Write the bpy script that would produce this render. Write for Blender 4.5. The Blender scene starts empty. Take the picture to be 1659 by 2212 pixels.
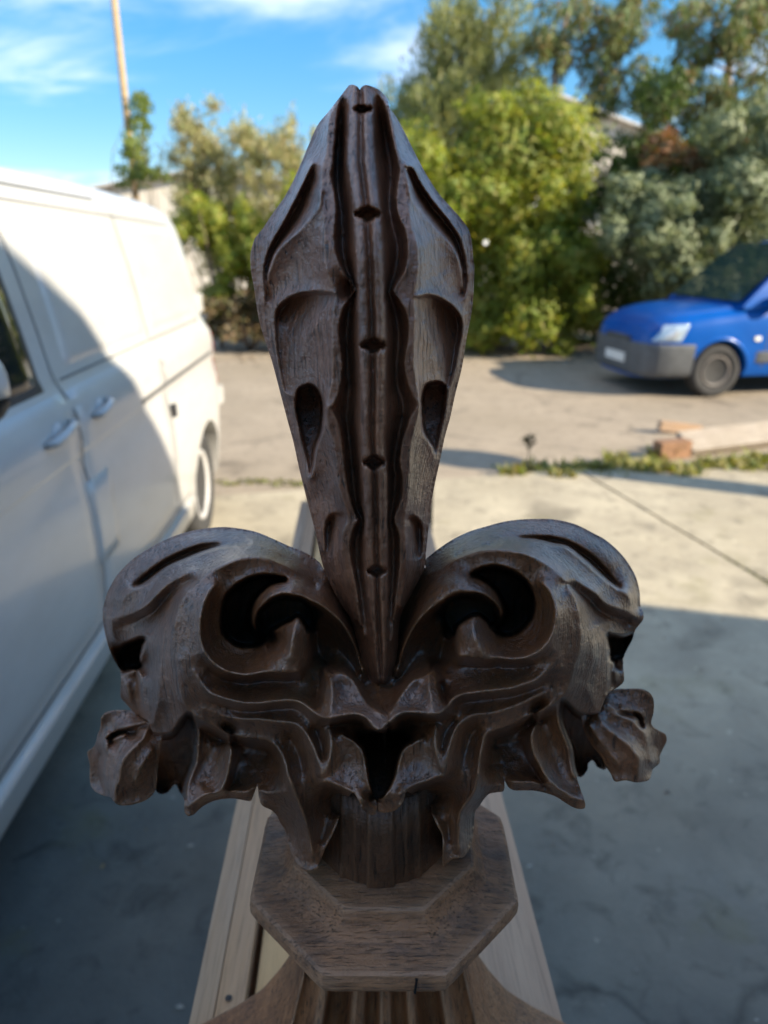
import bpy, bmesh, math, random
import numpy as np
from mathutils import Vector, Matrix, noise as mnoise

random.seed(7)
rng = np.random.default_rng(7)
SC = bpy.context.scene
COL = SC.collection
R = math.radians

# ------------------------------------------------------------------ camera
CAM_Z = 1.68
PITCH = R(20.4)
cam_d = bpy.data.cameras.new('camera')
cam_d.sensor_fit = 'VERTICAL'
cam_d.sensor_height = 36.0
cam_d.lens = 24.96
cam_d.clip_start = 0.02
cam_d.clip_end = 3000
cam_d.dof.use_dof = True
cam_d.dof.focus_distance = 0.36
cam_d.dof.aperture_fstop = 7.3
cam = bpy.data.objects.new('camera', cam_d)
COL.objects.link(cam)
cam.location = (0, 0, CAM_Z)
cam.rotation_euler = (math.pi / 2 - PITCH, 0, 0)
SC.camera = cam

# ------------------------------------------------------------------ sky, sun, exposure
SUN_EL = R(28.0)
SUN_DIR = Vector((0.91 * math.cos(SUN_EL), -0.42 * math.cos(SUN_EL), math.sin(SUN_EL))).normalized()
world = bpy.data.worlds.new('World')
SC.world = world
world.use_nodes = True
wn = world.node_tree
wn.nodes.clear()
w_out = wn.nodes.new('ShaderNodeOutputWorld')
w_bg = wn.nodes.new('ShaderNodeBackground')
w_bg.inputs['Strength'].default_value = 0.135
w_sky = wn.nodes.new('ShaderNodeTexSky')
w_sky.sky_type = 'NISHITA'
w_sky.sun_disc = False
w_sky.sun_elevation = SUN_EL
w_sky.sun_rotation = math.atan2(SUN_DIR.x, SUN_DIR.y)
w_sky.altitude = 50
w_sky.air_density = 0.85
w_sky.dust_density = 0.05
w_sky.ozone_density = 3.2
# broken cloud brightened as fill light, shifted to keep the view mostly clear
w_tc = wn.nodes.new('ShaderNodeTexCoord')
w_sep = wn.nodes.new('ShaderNodeSeparateXYZ')
w_z = wn.nodes.new('ShaderNodeMath'); w_z.operation = 'MAXIMUM'; w_z.inputs[1].default_value = 0.0
w_za = wn.nodes.new('ShaderNodeMath'); w_za.operation = 'ADD'; w_za.inputs[1].default_value = 0.16
w_px = wn.nodes.new('ShaderNodeMath'); w_px.operation = 'DIVIDE'
w_py = wn.nodes.new('ShaderNodeMath'); w_py.operation = 'DIVIDE'
w_cmb = wn.nodes.new('ShaderNodeCombineXYZ')       # direction carried up to a flat cloud deck
w_map = wn.nodes.new('ShaderNodeMapping')
w_map.inputs['Scale'].default_value = (0.75, 1.35, 1.0)
w_map.inputs['Rotation'].default_value = (0, 0, 0.25)
w_map.inputs['Location'].default_value = (9.1, 1.6, 0.7)
w_n = wn.nodes.new('ShaderNodeTexNoise')
w_n.inputs['Scale'].default_value = 1.0
w_n.inputs['Detail'].default_value = 7
w_n.inputs['Roughness'].default_value = 0.55
w_n.inputs['Distortion'].default_value = 0.35
w_r = wn.nodes.new('ShaderNodeMapRange')
w_r.inputs['From Min'].default_value = 0.46
w_r.inputs['From Max'].default_value = 0.70
w_r.inputs['To Max'].default_value = 0.9
w_r.interpolation_type = 'SMOOTHERSTEP'
w_hsv = wn.nodes.new('ShaderNodeHueSaturation')
w_hsv.inputs['Saturation'].default_value = 1.98
w_hsv.inputs['Value'].default_value = 0.78
w_gam = wn.nodes.new('ShaderNodeGamma')      # evens out the glare towards the horizon
w_gam.inputs['Gamma'].default_value = 0.5
w_mix = wn.nodes.new('ShaderNodeMix')
w_mix.data_type = 'RGBA'
w_mix.inputs['B'].default_value = (2.45, 2.6, 3.1, 1)
L = wn.links.new
L(w_tc.outputs['Generated'], w_sep.inputs[0])
L(w_sep.outputs['Z'], w_z.inputs[0]); L(w_z.outputs[0], w_za.inputs[0])
L(w_sep.outputs['X'], w_px.inputs[0]); L(w_za.outputs[0], w_px.inputs[1])
L(w_sep.outputs['Y'], w_py.inputs[0]); L(w_za.outputs[0], w_py.inputs[1])
L(w_px.outputs[0], w_cmb.inputs['X']); L(w_py.outputs[0], w_cmb.inputs['Y'])
L(w_cmb.outputs[0], w_map.inputs['Vector'])
L(w_map.outputs['Vector'], w_n.inputs['Vector'])
L(w_n.outputs['Fac'], w_r.inputs['Value'])
L(w_sky.outputs['Color'], w_gam.inputs['Color'])
L(w_gam.outputs['Color'], w_hsv.inputs['Color'])
L(w_hsv.outputs['Color'], w_mix.inputs['A'])
L(w_r.outputs['Result'], w_mix.inputs['Factor'])
L(w_mix.outputs['Result'], w_bg.inputs['Color'])
L(w_bg.outputs['Background'], w_out.inputs['Surface'])

sun_d = bpy.data.lights.new('sun', 'SUN')
sun_d.energy = 2.5
sun_d.angle = R(0.53)
sun_d.color = (1.0, 0.885, 0.70)
sun = bpy.data.objects.new('sun', sun_d)
COL.objects.link(sun)
sun.rotation_euler = (-SUN_DIR).to_track_quat('-Z', 'Y').to_euler()
sun.location = SUN_DIR * 40

SC.view_settings.view_transform = 'Standard'
SC.view_settings.look = 'None'
SC.view_settings.gamma = 1
SC.view_settings.exposure = 2.15
SC.view_settings.use_curve_mapping = False
SC.cycles.max_bounces = 8
SC.cycles.transparent_max_bounces = 8
SC.cycles.caustics_reflective = False
SC.cycles.caustics_refractive = False

# ------------------------------------------------------------------ helpers
def tag(o, label=None, cat=None, group=None, kind=None):
    if label: o['label'] = label
    if cat: o['category'] = cat
    if group: o['group'] = group
    if kind: o['kind'] = kind
    return o

def empty(name, loc=(0, 0, 0), rz=0.0, label=None, cat=None, group=None):
    o = bpy.data.objects.new(name, None)
    o.empty_display_size = 0.1
    o.location = loc
    o.rotation_euler = (0, 0, rz)
    COL.objects.link(o)
    return tag(o, label, cat, group)

def link(name, me, mat, parent=None, smooth=True, loc=None):
    o = bpy.data.objects.new(name, me)
    if mat is not None and len(me.materials) == 0:
        me.materials.append(mat)
    COL.objects.link(o)
    if parent is not None:
        o.parent = parent
    if loc is not None:
        o.location = loc
    if smooth:
        me.polygons.foreach_set('use_smooth', [True] * len(me.polygons))
    return o

def mesh_np(name, verts, faces):
    me = bpy.data.meshes.new(name)
    me.from_pydata([tuple(v) for v in verts], [], [tuple(f) for f in faces])
    me.update()
    return me

def mesh_quads(name, V, Q):
    """fast quad mesh from numpy arrays"""
    me = bpy.data.meshes.new(name)
    V = np.asarray(V, np.float32); Q = np.asarray(Q, np.int32)
    n = Q.shape[1]
    me.vertices.add(len(V)); me.vertices.foreach_set('co', V.ravel())
    me.loops.add(Q.size); me.loops.foreach_set('vertex_index', Q.ravel())
    me.polygons.add(len(Q))
    me.polygons.foreach_set('loop_start', np.arange(0, Q.size, n, dtype=np.int32))
    me.update(calc_edges=True)
    me.validate()
    return me

def bm_link(name, bm, mat, parent=None, smooth=False, loc=None, bevel=0.0, seg=2, recalc=True):
    if bevel > 0:
        es = [e for e in bm.edges if len(e.link_faces) == 2 and e.calc_face_angle(0) > 0.5]
        bmesh.ops.bevel(bm, geom=es, offset=bevel, segments=seg, affect='EDGES', profile=0.6, clamp_overlap=True)
    if recalc:
        bmesh.ops.recalc_face_normals(bm, faces=bm.faces)
    me = bpy.data.meshes.new(name)
    bm.to_mesh(me); bm.free()
    return link(name, me, mat, parent, smooth, loc)

def bm_box(bm, c, s, rot=None):
    """box centred at c with full sizes s, optional rotation matrix"""
    vs = []
    for dx in (-.5, .5):
        for dy in (-.5, .5):
            for dz in (-.5, .5):
                v = Vector((dx * s[0], dy * s[1], dz * s[2]))
                if rot is not None: v = rot @ v
                vs.append(bm.verts.new(v + Vector(c)))
    f = lambda *i: bm.faces.new([vs[k] for k in i])
    f(0, 1, 3, 2); f(4, 6, 7, 5); f(0, 4, 5, 1); f(2, 3, 7, 6); f(0, 2, 6, 4); f(1, 5, 7, 3)

def box(name, c, s, mat, parent=None, bevel=0.0, rot=None, smooth=False):
    bm = bmesh.new()
    bm_box(bm, c, s, rot)
    return bm_link(name, bm, mat, parent, smooth, bevel=bevel)

def bm_tube(bm, pts, radii, seg=10, cap=True):
    rings = []
    pts = [Vector(p) for p in pts]
    up0 = Vector((0.31, 0.17, 0.93))
    for i, p in enumerate(pts):
        t = (pts[min(i + 1, len(pts) - 1)] - pts[max(i - 1, 0)]).normalized()
        a = t.cross(up0)
        if a.length < 1e-3: a = t.cross(Vector((1, 0, 0)))
        a.normalize(); b = t.cross(a)
        r = radii[i] if hasattr(radii, '__len__') else radii
        rings.append([bm.verts.new(p + a * math.cos(2 * math.pi * k / seg) * r + b * math.sin(2 * math.pi * k / seg) * r) for k in range(seg)])
    for r0, r1 in zip(rings, rings[1:]):
        for k in range(seg):
            bm.faces.new((r0[k], r0[(k + 1) % seg], r1[(k + 1) % seg], r1[k]))
    if cap:
        bm.faces.new(rings[0][::-1]); bm.faces.new(rings[-1])

def bm_lathe(bm, prof, seg=32, axis='Z', center=(0, 0, 0), close=False):
    """prof: list of (radius, height) along the axis"""
    rings = []
    c = Vector(center)
    for (r, h) in prof:
        ring = []
        for k in range(seg):
            a = 2 * math.pi * k / seg
            if axis == 'Z': v = Vector((r * math.cos(a), r * math.sin(a), h))
            elif axis == 'X': v = Vector((h, r * math.cos(a), r * math.sin(a)))
            else: v = Vector((r * math.cos(a), h, r * math.sin(a)))
            ring.append(bm.verts.new(c + v))
        rings.append(ring)
    for r0, r1 in zip(rings, rings[1:]):
        for k in range(seg):
            bm.faces.new((r0[k], r0[(k + 1) % seg], r1[(k + 1) % seg], r1[k]))
    bm.faces.new(rings[0][::-1]); bm.faces.new(rings[-1])

# ------------------------------------------------------------------ material helper
class NT:
    def __init__(self, name):
        self.m = bpy.data.materials.new(name)
        self.m.use_nodes = True
        self.t = self.m.node_tree
        self.b = self.t.nodes['Principled BSDF']
        self.out = self.t.nodes['Material Output']
    def n(self, kind, **kw):
        nd = self.t.nodes.new('ShaderNode' + kind)
        for k, v in kw.items():
            if k in nd.inputs.keys(): nd.inputs[k].default_value = v
            else: setattr(nd, k, v)
        return nd
    def l(self, a, b):
        self.t.links.new(a, b)
    def coord(self, scale=(1, 1, 1), out='Object', loc=(0, 0, 0), rot=(0, 0, 0)):
        tc = self.n('TexCoord'); mp = self.n('Mapping')
        mp.inputs['Scale'].default_value = scale
        mp.inputs['Location'].default_value = loc
        mp.inputs['Rotation'].default_value = rot
        self.l(tc.outputs[out], mp.inputs['Vector'])
        return mp.outputs['Vector']
    def noise(self, vec, scale=5, detail=4, rough=0.55, dist=0.0):
        nd = self.n('TexNoise', Scale=scale, Detail=detail, Roughness=rough, Distortion=dist)
        self.l(vec, nd.inputs['Vector'])
        return nd.outputs['Fac']
    def ramp(self, fac, stops, interp='LINEAR'):
        nd = self.n('ValToRGB')
        cr = nd.color_ramp
        cr.interpolation = interp
        while len(cr.elements) < len(stops): cr.elements.new(0.5)
        for e, (p, c) in zip(cr.elements, stops):
            e.position = p
            e.color = c if len(c) == 4 else (*c, 1)
        self.l(fac, nd.inputs['Fac'])
        return nd.outputs['Color']
    def mix(self, fac, a, b, mode='MIX'):
        nd = self.n('Mix', data_type='RGBA', blend_type=mode)
        for sock, v in (('Factor', fac), ('A', a), ('B', b)):
            if hasattr(v, 'is_linked') or isinstance(v, bpy.types.NodeSocket): self.l(v, nd.inputs[sock])
            elif sock == 'Factor': nd.inputs[sock].default_value = v
            else: nd.inputs[sock].default_value = v if len(v) == 4 else (*v, 1)
        return nd.outputs['Result']
    def math(self, op, a, b=0.0, clamp=False):
        nd = self.n('Math', operation=op, use_clamp=clamp)
        for i, v in enumerate((a, b)):
            if isinstance(v, bpy.types.NodeSocket): self.l(v, nd.inputs[i])
            else: nd.inputs[i].default_value = v
        return nd.outputs[0]
    def bump(self, h, strength=0.5, dist=0.001, prev=None):
        nd = self.n('Bump', Strength=strength, Distance=dist)
        self.l(h, nd.inputs['Height'])
        if prev is not None: self.l(prev, nd.inputs['Normal'])
        return nd.outputs['Normal']
    def set(self, **kw):
        for k, v in kw.items():
            k = k.replace('_', ' ')
            s = self.b.inputs[k]
            if isinstance(v, bpy.types.NodeSocket): self.l(v, s)
            else: s.default_value = v if not (isinstance(v, tuple) and len(v) == 3) else (*v, 1)
        return self.m

def plain(name, col, rough=0.5, metal=0.0, var=0.12, scale=6, coat=0.0, bump=0.0):
    t = NT(name)
    v = t.coord()
    n = t.noise(v, scale, 5)
    c = t.ramp(n, [(0.3, tuple(x * (1 - var) for x in col)), (0.7, tuple(min(1, x * (1 + var)) for x in col))])
    t.set(Base_Color=c, Roughness=rough, Metallic=metal)
    if coat: t.set(Coat_Weight=coat, Coat_Roughness=0.05)
    if bump: t.set(Normal=t.bump(t.noise(v, scale * 6, 5), bump, 0.004))
    return t.m
# ------------------------------------------------------------------ where a sight line of the survey photo meets the place
def ray(xd, yd):
    """direction of the sight line through a point given on a 1659 x 2212 print"""
    u = (xd - 829.5) / 1534.0; v = (yd - 1106.0) / 1534.0
    return Vector((u, math.cos(PITCH) - v * math.sin(PITCH), -math.sin(PITCH) - v * math.cos(PITCH)))
def at(xd, yd, Y):
    r = ray(xd, yd)
    return Vector((0, 0, CAM_Z)) + r * (Y / r.y)
def gnd(xd, yd, z=0.0):
    r = ray(xd, yd)
    return Vector((0, 0, CAM_Z)) + r * ((z - CAM_Z) / r.z)

# ------------------------------------------------------------------ ground
def ground_mat(name, a, b, speck, scale=1.0, rough=0.9, dirt=(0.16, 0.14, 0.10), moss=0.0, door=0.0):  # door: strength of the near-camera shade painted into the colour
    t = NT(name)
    v = t.coord()
    big = t.noise(v, 0.55 * scale, 6, 0.62, 0.4)
    mid = t.noise(v, 3.2 * scale, 6, 0.65, 0.3)
    fine = t.noise(v, 55, 5, 0.7)
    c = t.ramp(mid, [(0.32, a), (0.68, b)])
    c = t.mix(t.ramp(big, [(0.46, (0, 0, 0)), (0.66, (0.75,) * 3)]), c, dirt)
    st = t.noise(v, 9, 5, 0.6, 0.6)
    c = t.mix(t.ramp(st, [(0.54, (0, 0, 0)), (0.70, (0.75,) * 3)]), c, tuple(x * 0.5 for x in a))
    vo = t.n('TexVoronoi', Scale=130.0); t.l(v, vo.inputs['Vector'])
    c = t.mix(t.math('MULTIPLY', fine, 0.55), c, t.mix(0.5, c, speck))
    c = t.mix(t.ramp(vo.outputs['Distance'], [(0.0, (0.5,) * 3), (0.28, (0, 0, 0))]), c, speck)
    pale = t.noise(t.coord(loc=(3, 1, 0)), 24, 3, 0.5)
    c = t.mix(t.ramp(pale, [(0.70, (0, 0, 0)), (0.76, (0.7,) * 3)]), c, tuple(min(1, x * 1.7) for x in b))
    cw = t.n('VectorMath', operation='ADD'); t.l(v, cw.inputs[0])
    nz = t.n('TexNoise', Scale=2.2, Detail=5.0); t.l(v, nz.inputs['Vector'])
    sc_ = t.n('VectorMath', operation='SCALE'); sc_.inputs['Scale'].default_value = 0.55
    t.l(nz.outputs['Color'], sc_.inputs[0]); t.l(sc_.outputs[0], cw.inputs[1])
    vc = t.n('TexVoronoi', Scale=0.42, feature='DISTANCE_TO_EDGE'); t.l(cw.outputs[0], vc.inputs['Vector'])
    ck = t.ramp(vc.outputs['Distance'], [(0.0, (0.45,) * 3), (0.005, (0.25,) * 3), (0.011, (0, 0, 0))])
    ck = t.mix(t.ramp(t.noise(t.coord(loc=(9, 4, 0)), 0.5, 3), [(0.46, (1, 1, 1)), (0.56, (0, 0, 0))]), ck, (0, 0, 0))
    c = t.mix(ck, c, (0.05, 0.045, 0.035))
    oil = t.noise(t.coord(loc=(1, 8, 0)), 1.15, 4, 0.5)
    c = t.mix(t.ramp(oil, [(0.63, (0, 0, 0)), (0.70, (0.55,) * 3)]), c, tuple(x * 0.42 for x in a))
    if door:  # shade deepening and bluing towards the camera, painted into the ground colour
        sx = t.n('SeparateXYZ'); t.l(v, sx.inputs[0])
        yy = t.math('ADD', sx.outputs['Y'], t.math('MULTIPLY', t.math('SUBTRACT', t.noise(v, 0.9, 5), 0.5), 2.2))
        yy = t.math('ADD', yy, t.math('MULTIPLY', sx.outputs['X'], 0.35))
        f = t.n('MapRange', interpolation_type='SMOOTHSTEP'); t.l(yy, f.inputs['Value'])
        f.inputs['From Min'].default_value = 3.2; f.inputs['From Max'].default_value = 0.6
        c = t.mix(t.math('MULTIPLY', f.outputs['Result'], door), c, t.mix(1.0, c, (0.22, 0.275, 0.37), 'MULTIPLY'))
    if moss:
        mo = t.noise(t.coord(loc=(7, 2, 0)), 1.7, 7, 0.68)
        c = t.mix(t.ramp(mo, [(0.58, (0, 0, 0)), (0.74, (moss,) * 3)]), c, (0.14, 0.13, 0.035))
    t.set(Base_Color=c, Roughness=rough, Specular_IOR_Level=0.3,
          Normal=t.bump(fine, 0.5, 0.004, t.bump(mid, 0.4, 0.02)))
    return t.m

TARMAC = ground_mat('tarmac', (0.27, 0.215, 0.155), (0.355, 0.285, 0.208), (0.44, 0.38, 0.29), 0.7, dirt=(0.24, 0.19, 0.13))
CONCRETE = ground_mat('concrete', (0.30, 0.255, 0.185), (0.465, 0.40, 0.285), (0.52, 0.46, 0.34), 1.0, dirt=(0.30, 0.25, 0.17), moss=0.5, door=0.95)  # door sets how much near-camera shade is painted in
JOINT = plain('joint_soil', (0.17, 0.155, 0.06), 1.0, var=0.4, scale=30)

bm = bmesh.new()
S = 900.0
vs = [bm.verts.new((x, y, 0)) for x, y in ((-S, -S), (S, -S), (S, S), (-S, S))]
bm.faces.new(vs)
ground = bm_link('ground', bm, TARMAC)
tag(ground, 'sunlit tan tarmac yard running back to the hedge', None, None, 'structure')

# concrete apron: cast bays with open joints, lying on the tarmac
apron = empty('concrete_apron', (0, 0, 0), 0)
tag(apron, 'pale cast concrete apron of large bays in the foreground', None, None, 'structure')
jd = (Vector((2.025, 3.37, 0)) - Vector((1.776, 4.41, 0))).normalized()     # long joint
jp = Vector((-jd.y, jd.x, 0))
j0 = Vector((1.776, 4.41, 0))
far_edge = 5.52
def bay(a0, a1, b0, b1):
    """a: across (right of the long joint), b: towards the camera"""
    bm = bmesh.new()
    g = 0.013
    pts = []
    for a, b in ((a0 + g, b0 + g), (a1 - g, b0 + g), (a1 - g, b1 - g), (a0 + g, b1 - g)):
        p = j0 + jp * a + jd * b
        pts.append(p)
    n = 14
    top = []
    for k in range(4):
        p, q = pts[k], pts[(k + 1) % 4]
        for i in range(n):
            t = i / n
            r = p.lerp(q, t)
            w = 0.012 * mnoise.noise(r * 3.1)
            top.append(Vector((r.x + w, r.y + w * 0.8, 0.03)))
    tv = [bm.verts.new(v) for v in top]; bv = [bm.verts.new((v.x, v.y, 0.004)) for v in top]
    bm.faces.new(tv)
    m = len(tv)
    for k in range(m):
        bm.faces.new((tv[k], bv[k], bv[(k + 1) % m], tv[(k + 1) % m]))
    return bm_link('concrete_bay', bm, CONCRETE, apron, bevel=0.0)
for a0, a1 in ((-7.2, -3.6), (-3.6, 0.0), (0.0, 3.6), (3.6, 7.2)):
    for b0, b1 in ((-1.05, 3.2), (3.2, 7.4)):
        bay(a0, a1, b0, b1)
bm = bmesh.new()
q = [j0 + jp * a + jd * b for a, b in ((-7.2, -1.05), (7.2, -1.05), (7.2, 7.4), (-7.2, 7.4))]
bm.faces.new([bm.verts.new((p.x, p.y, 0.004)) for p in q])
bm_link('joint_bed', bm, JOINT, apron)

# ------------------------------------------------------------------ workshop behind the camera: it shades the foreground
BRICK = None
def brick_mat():
    t = NT('workshop_brick')
    b = t.n('TexBrick', Scale=1.0)
    b.inputs['Color1'].default_value = (0.24, 0.11, 0.07, 1); b.inputs['Color2'].default_value = (0.32, 0.16, 0.10, 1)
    b.inputs['Mortar'].default_value = (0.35, 0.32, 0.28, 1)
    b.inputs['Brick Width'].default_value = 0.225; b.inputs['Row Height'].default_value = 0.075; b.inputs['Mortar Size'].default_value = 0.01
    t.l(t.coord(rot=(math.pi / 2, 0, 0)), b.inputs['Vector'])
    t.set(Base_Color=b.outputs['Color'], Roughness=0.9)
    return t.m
e_dir = Vector((SUN_DIR.x, SUN_DIR.y, 0)).normalized()
n_pl = e_dir
p_pl = Vector((6.2, 0.6, 0))
q_dir = Vector((-e_dir.y, e_dir.x, 0))
def to_wall(p):
    p = Vector(p)
    k = (p_pl - p).dot(n_pl) / SUN_DIR.dot(n_pl)
    h = p + SUN_DIR * k
    return ((h - p_pl).dot(q_dir), h.z)
edge = [to_wall(p) for p in ((1.86, 2.98, 0), (1.30, 3.13, 0), (0.0, 3.50, 0), (-1.03, 3.78, 0), (-1.04, 3.50, 0.38), (-1.02, 2.98, 1.02), (-1.02, 2.56, 1.50), (-1.04, 1.96, 1.86))]
prof = [(edge[0][0], 0.0)] + edge
lq, lz = edge[-1]
prof += [(lq - 1.6, lz + 0.75), (lq - 4.6, lz - 0.9), (lq - 8.0, lz - 3.2), (lq - 8.0, 0.0)]
work = empty('brick_workshop', p_pl, 0, 'brick workshop standing behind the camera and shading the yard', 'building')
bm = bmesh.new()
fr = [bm.verts.new(q_dir * a + Vector((0, 0, z))) for a, z in prof]
bk = [bm.verts.new(q_dir * a + Vector((0, 0, z)) + e_dir * 7.0) for a, z in prof]
bm.faces.new(fr); bm.faces.new(bk[::-1])
for k in range(len(fr)):
    k2 = (k + 1) % len(fr)
    bm.faces.new((fr[k], bk[k], bk[k2], fr[k2]))
BRK = brick_mat()
bm_link('wall', bm, BRK, work)
bm = bmesh.new(); bm_box(bm, (-0.9 - p_pl.x, -3.6 - 0.6 - 3.0, 1.5), (13.0, 6.0, 3.0)); bm_link('added_rear_wall', bm, plain('bounce_cream', (0.62, 0.52, 0.40), 0.9), work)  # unseen block added to dim light from behind and bounce it back warm

# ------------------------------------------------------------------ far sheds seen over the hedge
def shed(name, label, x0, x1, y0, depth, eave, ridge, wall, roof, nwin=5):
    b = empty(name, ((x0 + x1) / 2, y0, 0), 0, label, 'building')
    w = (x1 - x0) / 2
    bm = bmesh.new()
    A = [(-w, 0, 0), (w, 0, 0), (w, 0, eave), (0, 0, ridge), (-w, 0, eave)]
    f = [bm.verts.new(p) for p in A]; k = [bm.verts.new((p[0], depth, p[2])) for p in A]
    bm.faces.new(f); bm.faces.new(k[::-1])
    for i, j in ((1, 2), (4, 0)):
        bm.faces.new((f[i], k[i], k[j], f[j]))
    bm_link('wall', bm, wall, b)
    for s in (-1, 1):
        bm = bmesh.new()
        t = 0.08; o = 0.3
        dz = (ridge - eave) / w
        P0 = [(0, -o, ridge + .02), (s * (w + o), -o, eave - o * dz + .02), (s * (w + o), depth + o, eave - o * dz + .02), (0, depth + o, ridge + .02)]
        lo = [bm.verts.new(p) for p in P0]; hi = [bm.verts.new((p[0], p[1], p[2] + t)) for p in P0]
        bm.faces.new(lo); bm.faces.new(hi[::-1])
        for i in range(4): bm.faces.new((lo[i], hi[i], hi[(i + 1) % 4], lo[(i + 1) % 4]))
        bm_link('roof', bm, roof, b)
    gl = plain('shed_glass', (0.10, 0.12, 0.14), 0.15)
    for i in range(nwin):
        x = -w + (i + 0.5) * 2 * w / nwin
        fo = box('window', (x, -0.03, eave * 0.62), (1.1, 0.06, 0.9), plain('window_frame', (0.7, 0.7, 0.68), 0.5), b)
        box('pane', (x, -0.07, eave * 0.62), (0.95, 0.02, 0.75), gl, fo)
    return b
CREAM = plain('cream_render', (0.62, 0.57, 0.49), 0.85, var=0.08, scale=1.2)
ROOF = plain('grey_roof', (0.55, 0.53, 0.50), 0.7, var=0.12, scale=1.0)
shed('cream_shed', 'cream rendered shed glimpsed through the thin shrubs on the left', -9.0, -1.8, 24, 8, 3.35, 3.9, CREAM, ROOF)
shed('gabled_shed', 'pale gabled shed whose roof shows over the hedge top', 1.2, 9.6, 25, 10, 4.6, 6.0, CREAM, ROOF, 4)

# ------------------------------------------------------------------ foliage
def leaf_mat(name, cols, rough=0.55, trans=0.35, var=None):
    t = NT(name)
    geo = t.n('NewGeometry')
    ri = geo.outputs['Random Per Island']
    k = len(cols)
    c = t.ramp(ri, [(i / max(1, k - 1), cc) for i, cc in enumerate(cols)])
    cl = t.noise(t.coord(), 1.3, 4, 0.6)
    c = t.mix(t.ramp(cl, [(0.38, (0.32,) * 3), (0.58, (0, 0, 0))]), c, t.mix(1.0, c, (0.62, 0.66, 0.55), 'MULTIPLY'))
    t.set(Base_Color=c, Roughness=rough, Specular_IOR_Level=0.55)
    tr = t.n('BsdfTranslucent')
    t.l(t.mix(1.0, c, (1.25, 1.2, 0.7), 'MULTIPLY'), tr.inputs['Color'])
    ms = t.n('MixShader'); ms.inputs['Fac'].default_value = trans
    t.l(t.b.outputs[0], ms.inputs[1]); t.l(tr.outputs[0], ms.inputs[2])
    t.l(ms.outputs[0], t.out.inputs['Surface'])
    return t.m

def leaf_cloud(name, blobs, n, size, mat, parent, seed, shell=0.55, droop=0.0, aspect=0.45, origin=None, spread=0.5, up=0.35, face=0.0):
    """n leaves spread through ellipsoid clumps (x,y,z,rx,ry,rz); each leaf one folded blade"""
    g = np.random.default_rng(seed)
    B = np.array(blobs, float)
    vol = np.maximum(B[:, 3] * B[:, 4] * B[:, 5], 1e-6) ** 0.75
    pick = g.choice(len(B), n, p=vol / vol.sum())
    d = g.normal(size=(n, 3)); d /= np.linalg.norm(d, axis=1)[:, None]
    r = (shell + (1 - shell) * g.random(n)) ** 0.8
    r *= 1 + 0.28 * np.sin(d[:, 0] * 5 + pick) * np.sin(d[:, 2] * 6 + pick * 2.1) + 0.10 * g.normal(size=n)
    C = B[pick, :3] + d * r[:, None] * B[pick, 3:6]
    C[:, 2] = np.maximum(C[:, 2], 0.03)
    # blade axis: outward, a little random, some droop
    ax = d * 0.6 + g.normal(size=(n, 3)) * spread
    ax[:, 2] += up - droop
    ax /= np.linalg.norm(ax, axis=1)[:, None]
    if face:
        ax = g.normal(size=(n, 3)); ax[:, 2] -= 0.5
        ax -= d * (ax * d).sum(1)[:, None] * face
        ax /= np.linalg.norm(ax, axis=1)[:, None]
    rn = g.normal(size=(n, 3)) + d * 0.5
    if face: rn = np.cross(d * (1 + face) + g.normal(size=(n, 3)) * 0.55 + np.array([0.25, -0.15, 0.35]), ax)
    sd = rn.copy() if face else np.cross(ax, rn)
    sd /= np.linalg.norm(sd, axis=1)[:, None]
    nm = np.cross(sd, ax)
    L_ = size * (0.6 + 0.8 * g.random(n))[:, None]
    Wd = L_ * aspect
    a = C - ax * L_ * 0.5; b = C + ax * L_ * 0.5
    m1 = C + sd * Wd * 0.5 + nm * Wd * 0.18; m2 = C - sd * Wd * 0.5 + nm * Wd * 0.18
    V = np.stack([a, m1, b, m2], 1).reshape(-1, 3)
    if origin is not None: V = V - np.array(origin)
    i = np.arange(n) * 4
    T = np.concatenate([np.stack([i, i + 1, i + 2], 1), np.stack([i, i + 2, i + 3], 1)])
    me = mesh_quads(name, V, T)
    return link(name, me, mat, parent, smooth=False)

BARK = plain('bark', (0.16, 0.12, 0.09), 0.95, var=0.35, scale=14, bump=0.6)
BARK_PALE = plain('bark_pale', (0.30, 0.24, 0.19), 0.9, var=0.3, scale=10, bump=0.5)
def limbs(name, base, tips, r0, mat, parent, origin, seed=0, bend=0.25):
    g = np.random.default_rng(seed)
    bm = bmesh.new()
    o = Vector(origin)
    for (tip, rr, start) in tips:
        st = Vector(start) if start is not None else Vector(base)
        tp = Vector(tip)
        n = 7
        pts = []
        L0 = (tp - st).length
        off = Vector(g.normal(size=3)) * L0 * 0.06
        for k in range(n):
            t = k / (n - 1)
            p = st.lerp(tp, t) + off * math.sin(t * math.pi) + Vector((0, 0, bend * L0 * 0.18 * math.sin(t * math.pi)))
            pts.append(p - o)
        bm_tube(bm, pts, [rr * (1 - 0.8 * k / (n - 1)) for k in range(n)], 7)
    return bm_link(name, bm, mat, parent, smooth=True)

def px_blob(xd, yd, Y, wx, wy, dy=None):
    """clump whose middle is seen at xd,yd at distance Y, with half sizes in print px"""
    c = at(xd, yd, Y)
    k = (Y / ray(xd, yd).y) / 1534.0
    return (c.x, c.y, c.z, wx * k, (dy if dy is not None else 0.8 * wx * k), wy * k)

def tree(name, label, cat, base, blobs, n, size, mat, trunk_r, seed, group=None, tips=None, bark=None, **kw):
    o = empty(name, base, 0, label, cat, group)
    bt = Vector(base)
    if trunk_r:
        tips = tips or [((b[0], b[1], b[2]), trunk_r * 0.6, None) for b in blobs[:9]]
        limbs('trunk', base, tips, trunk_r, bark or BARK, o, base, seed)
    leaf_cloud('crown', blobs, n, size, mat, o, seed, origin=base, **kw)
    return o

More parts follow.
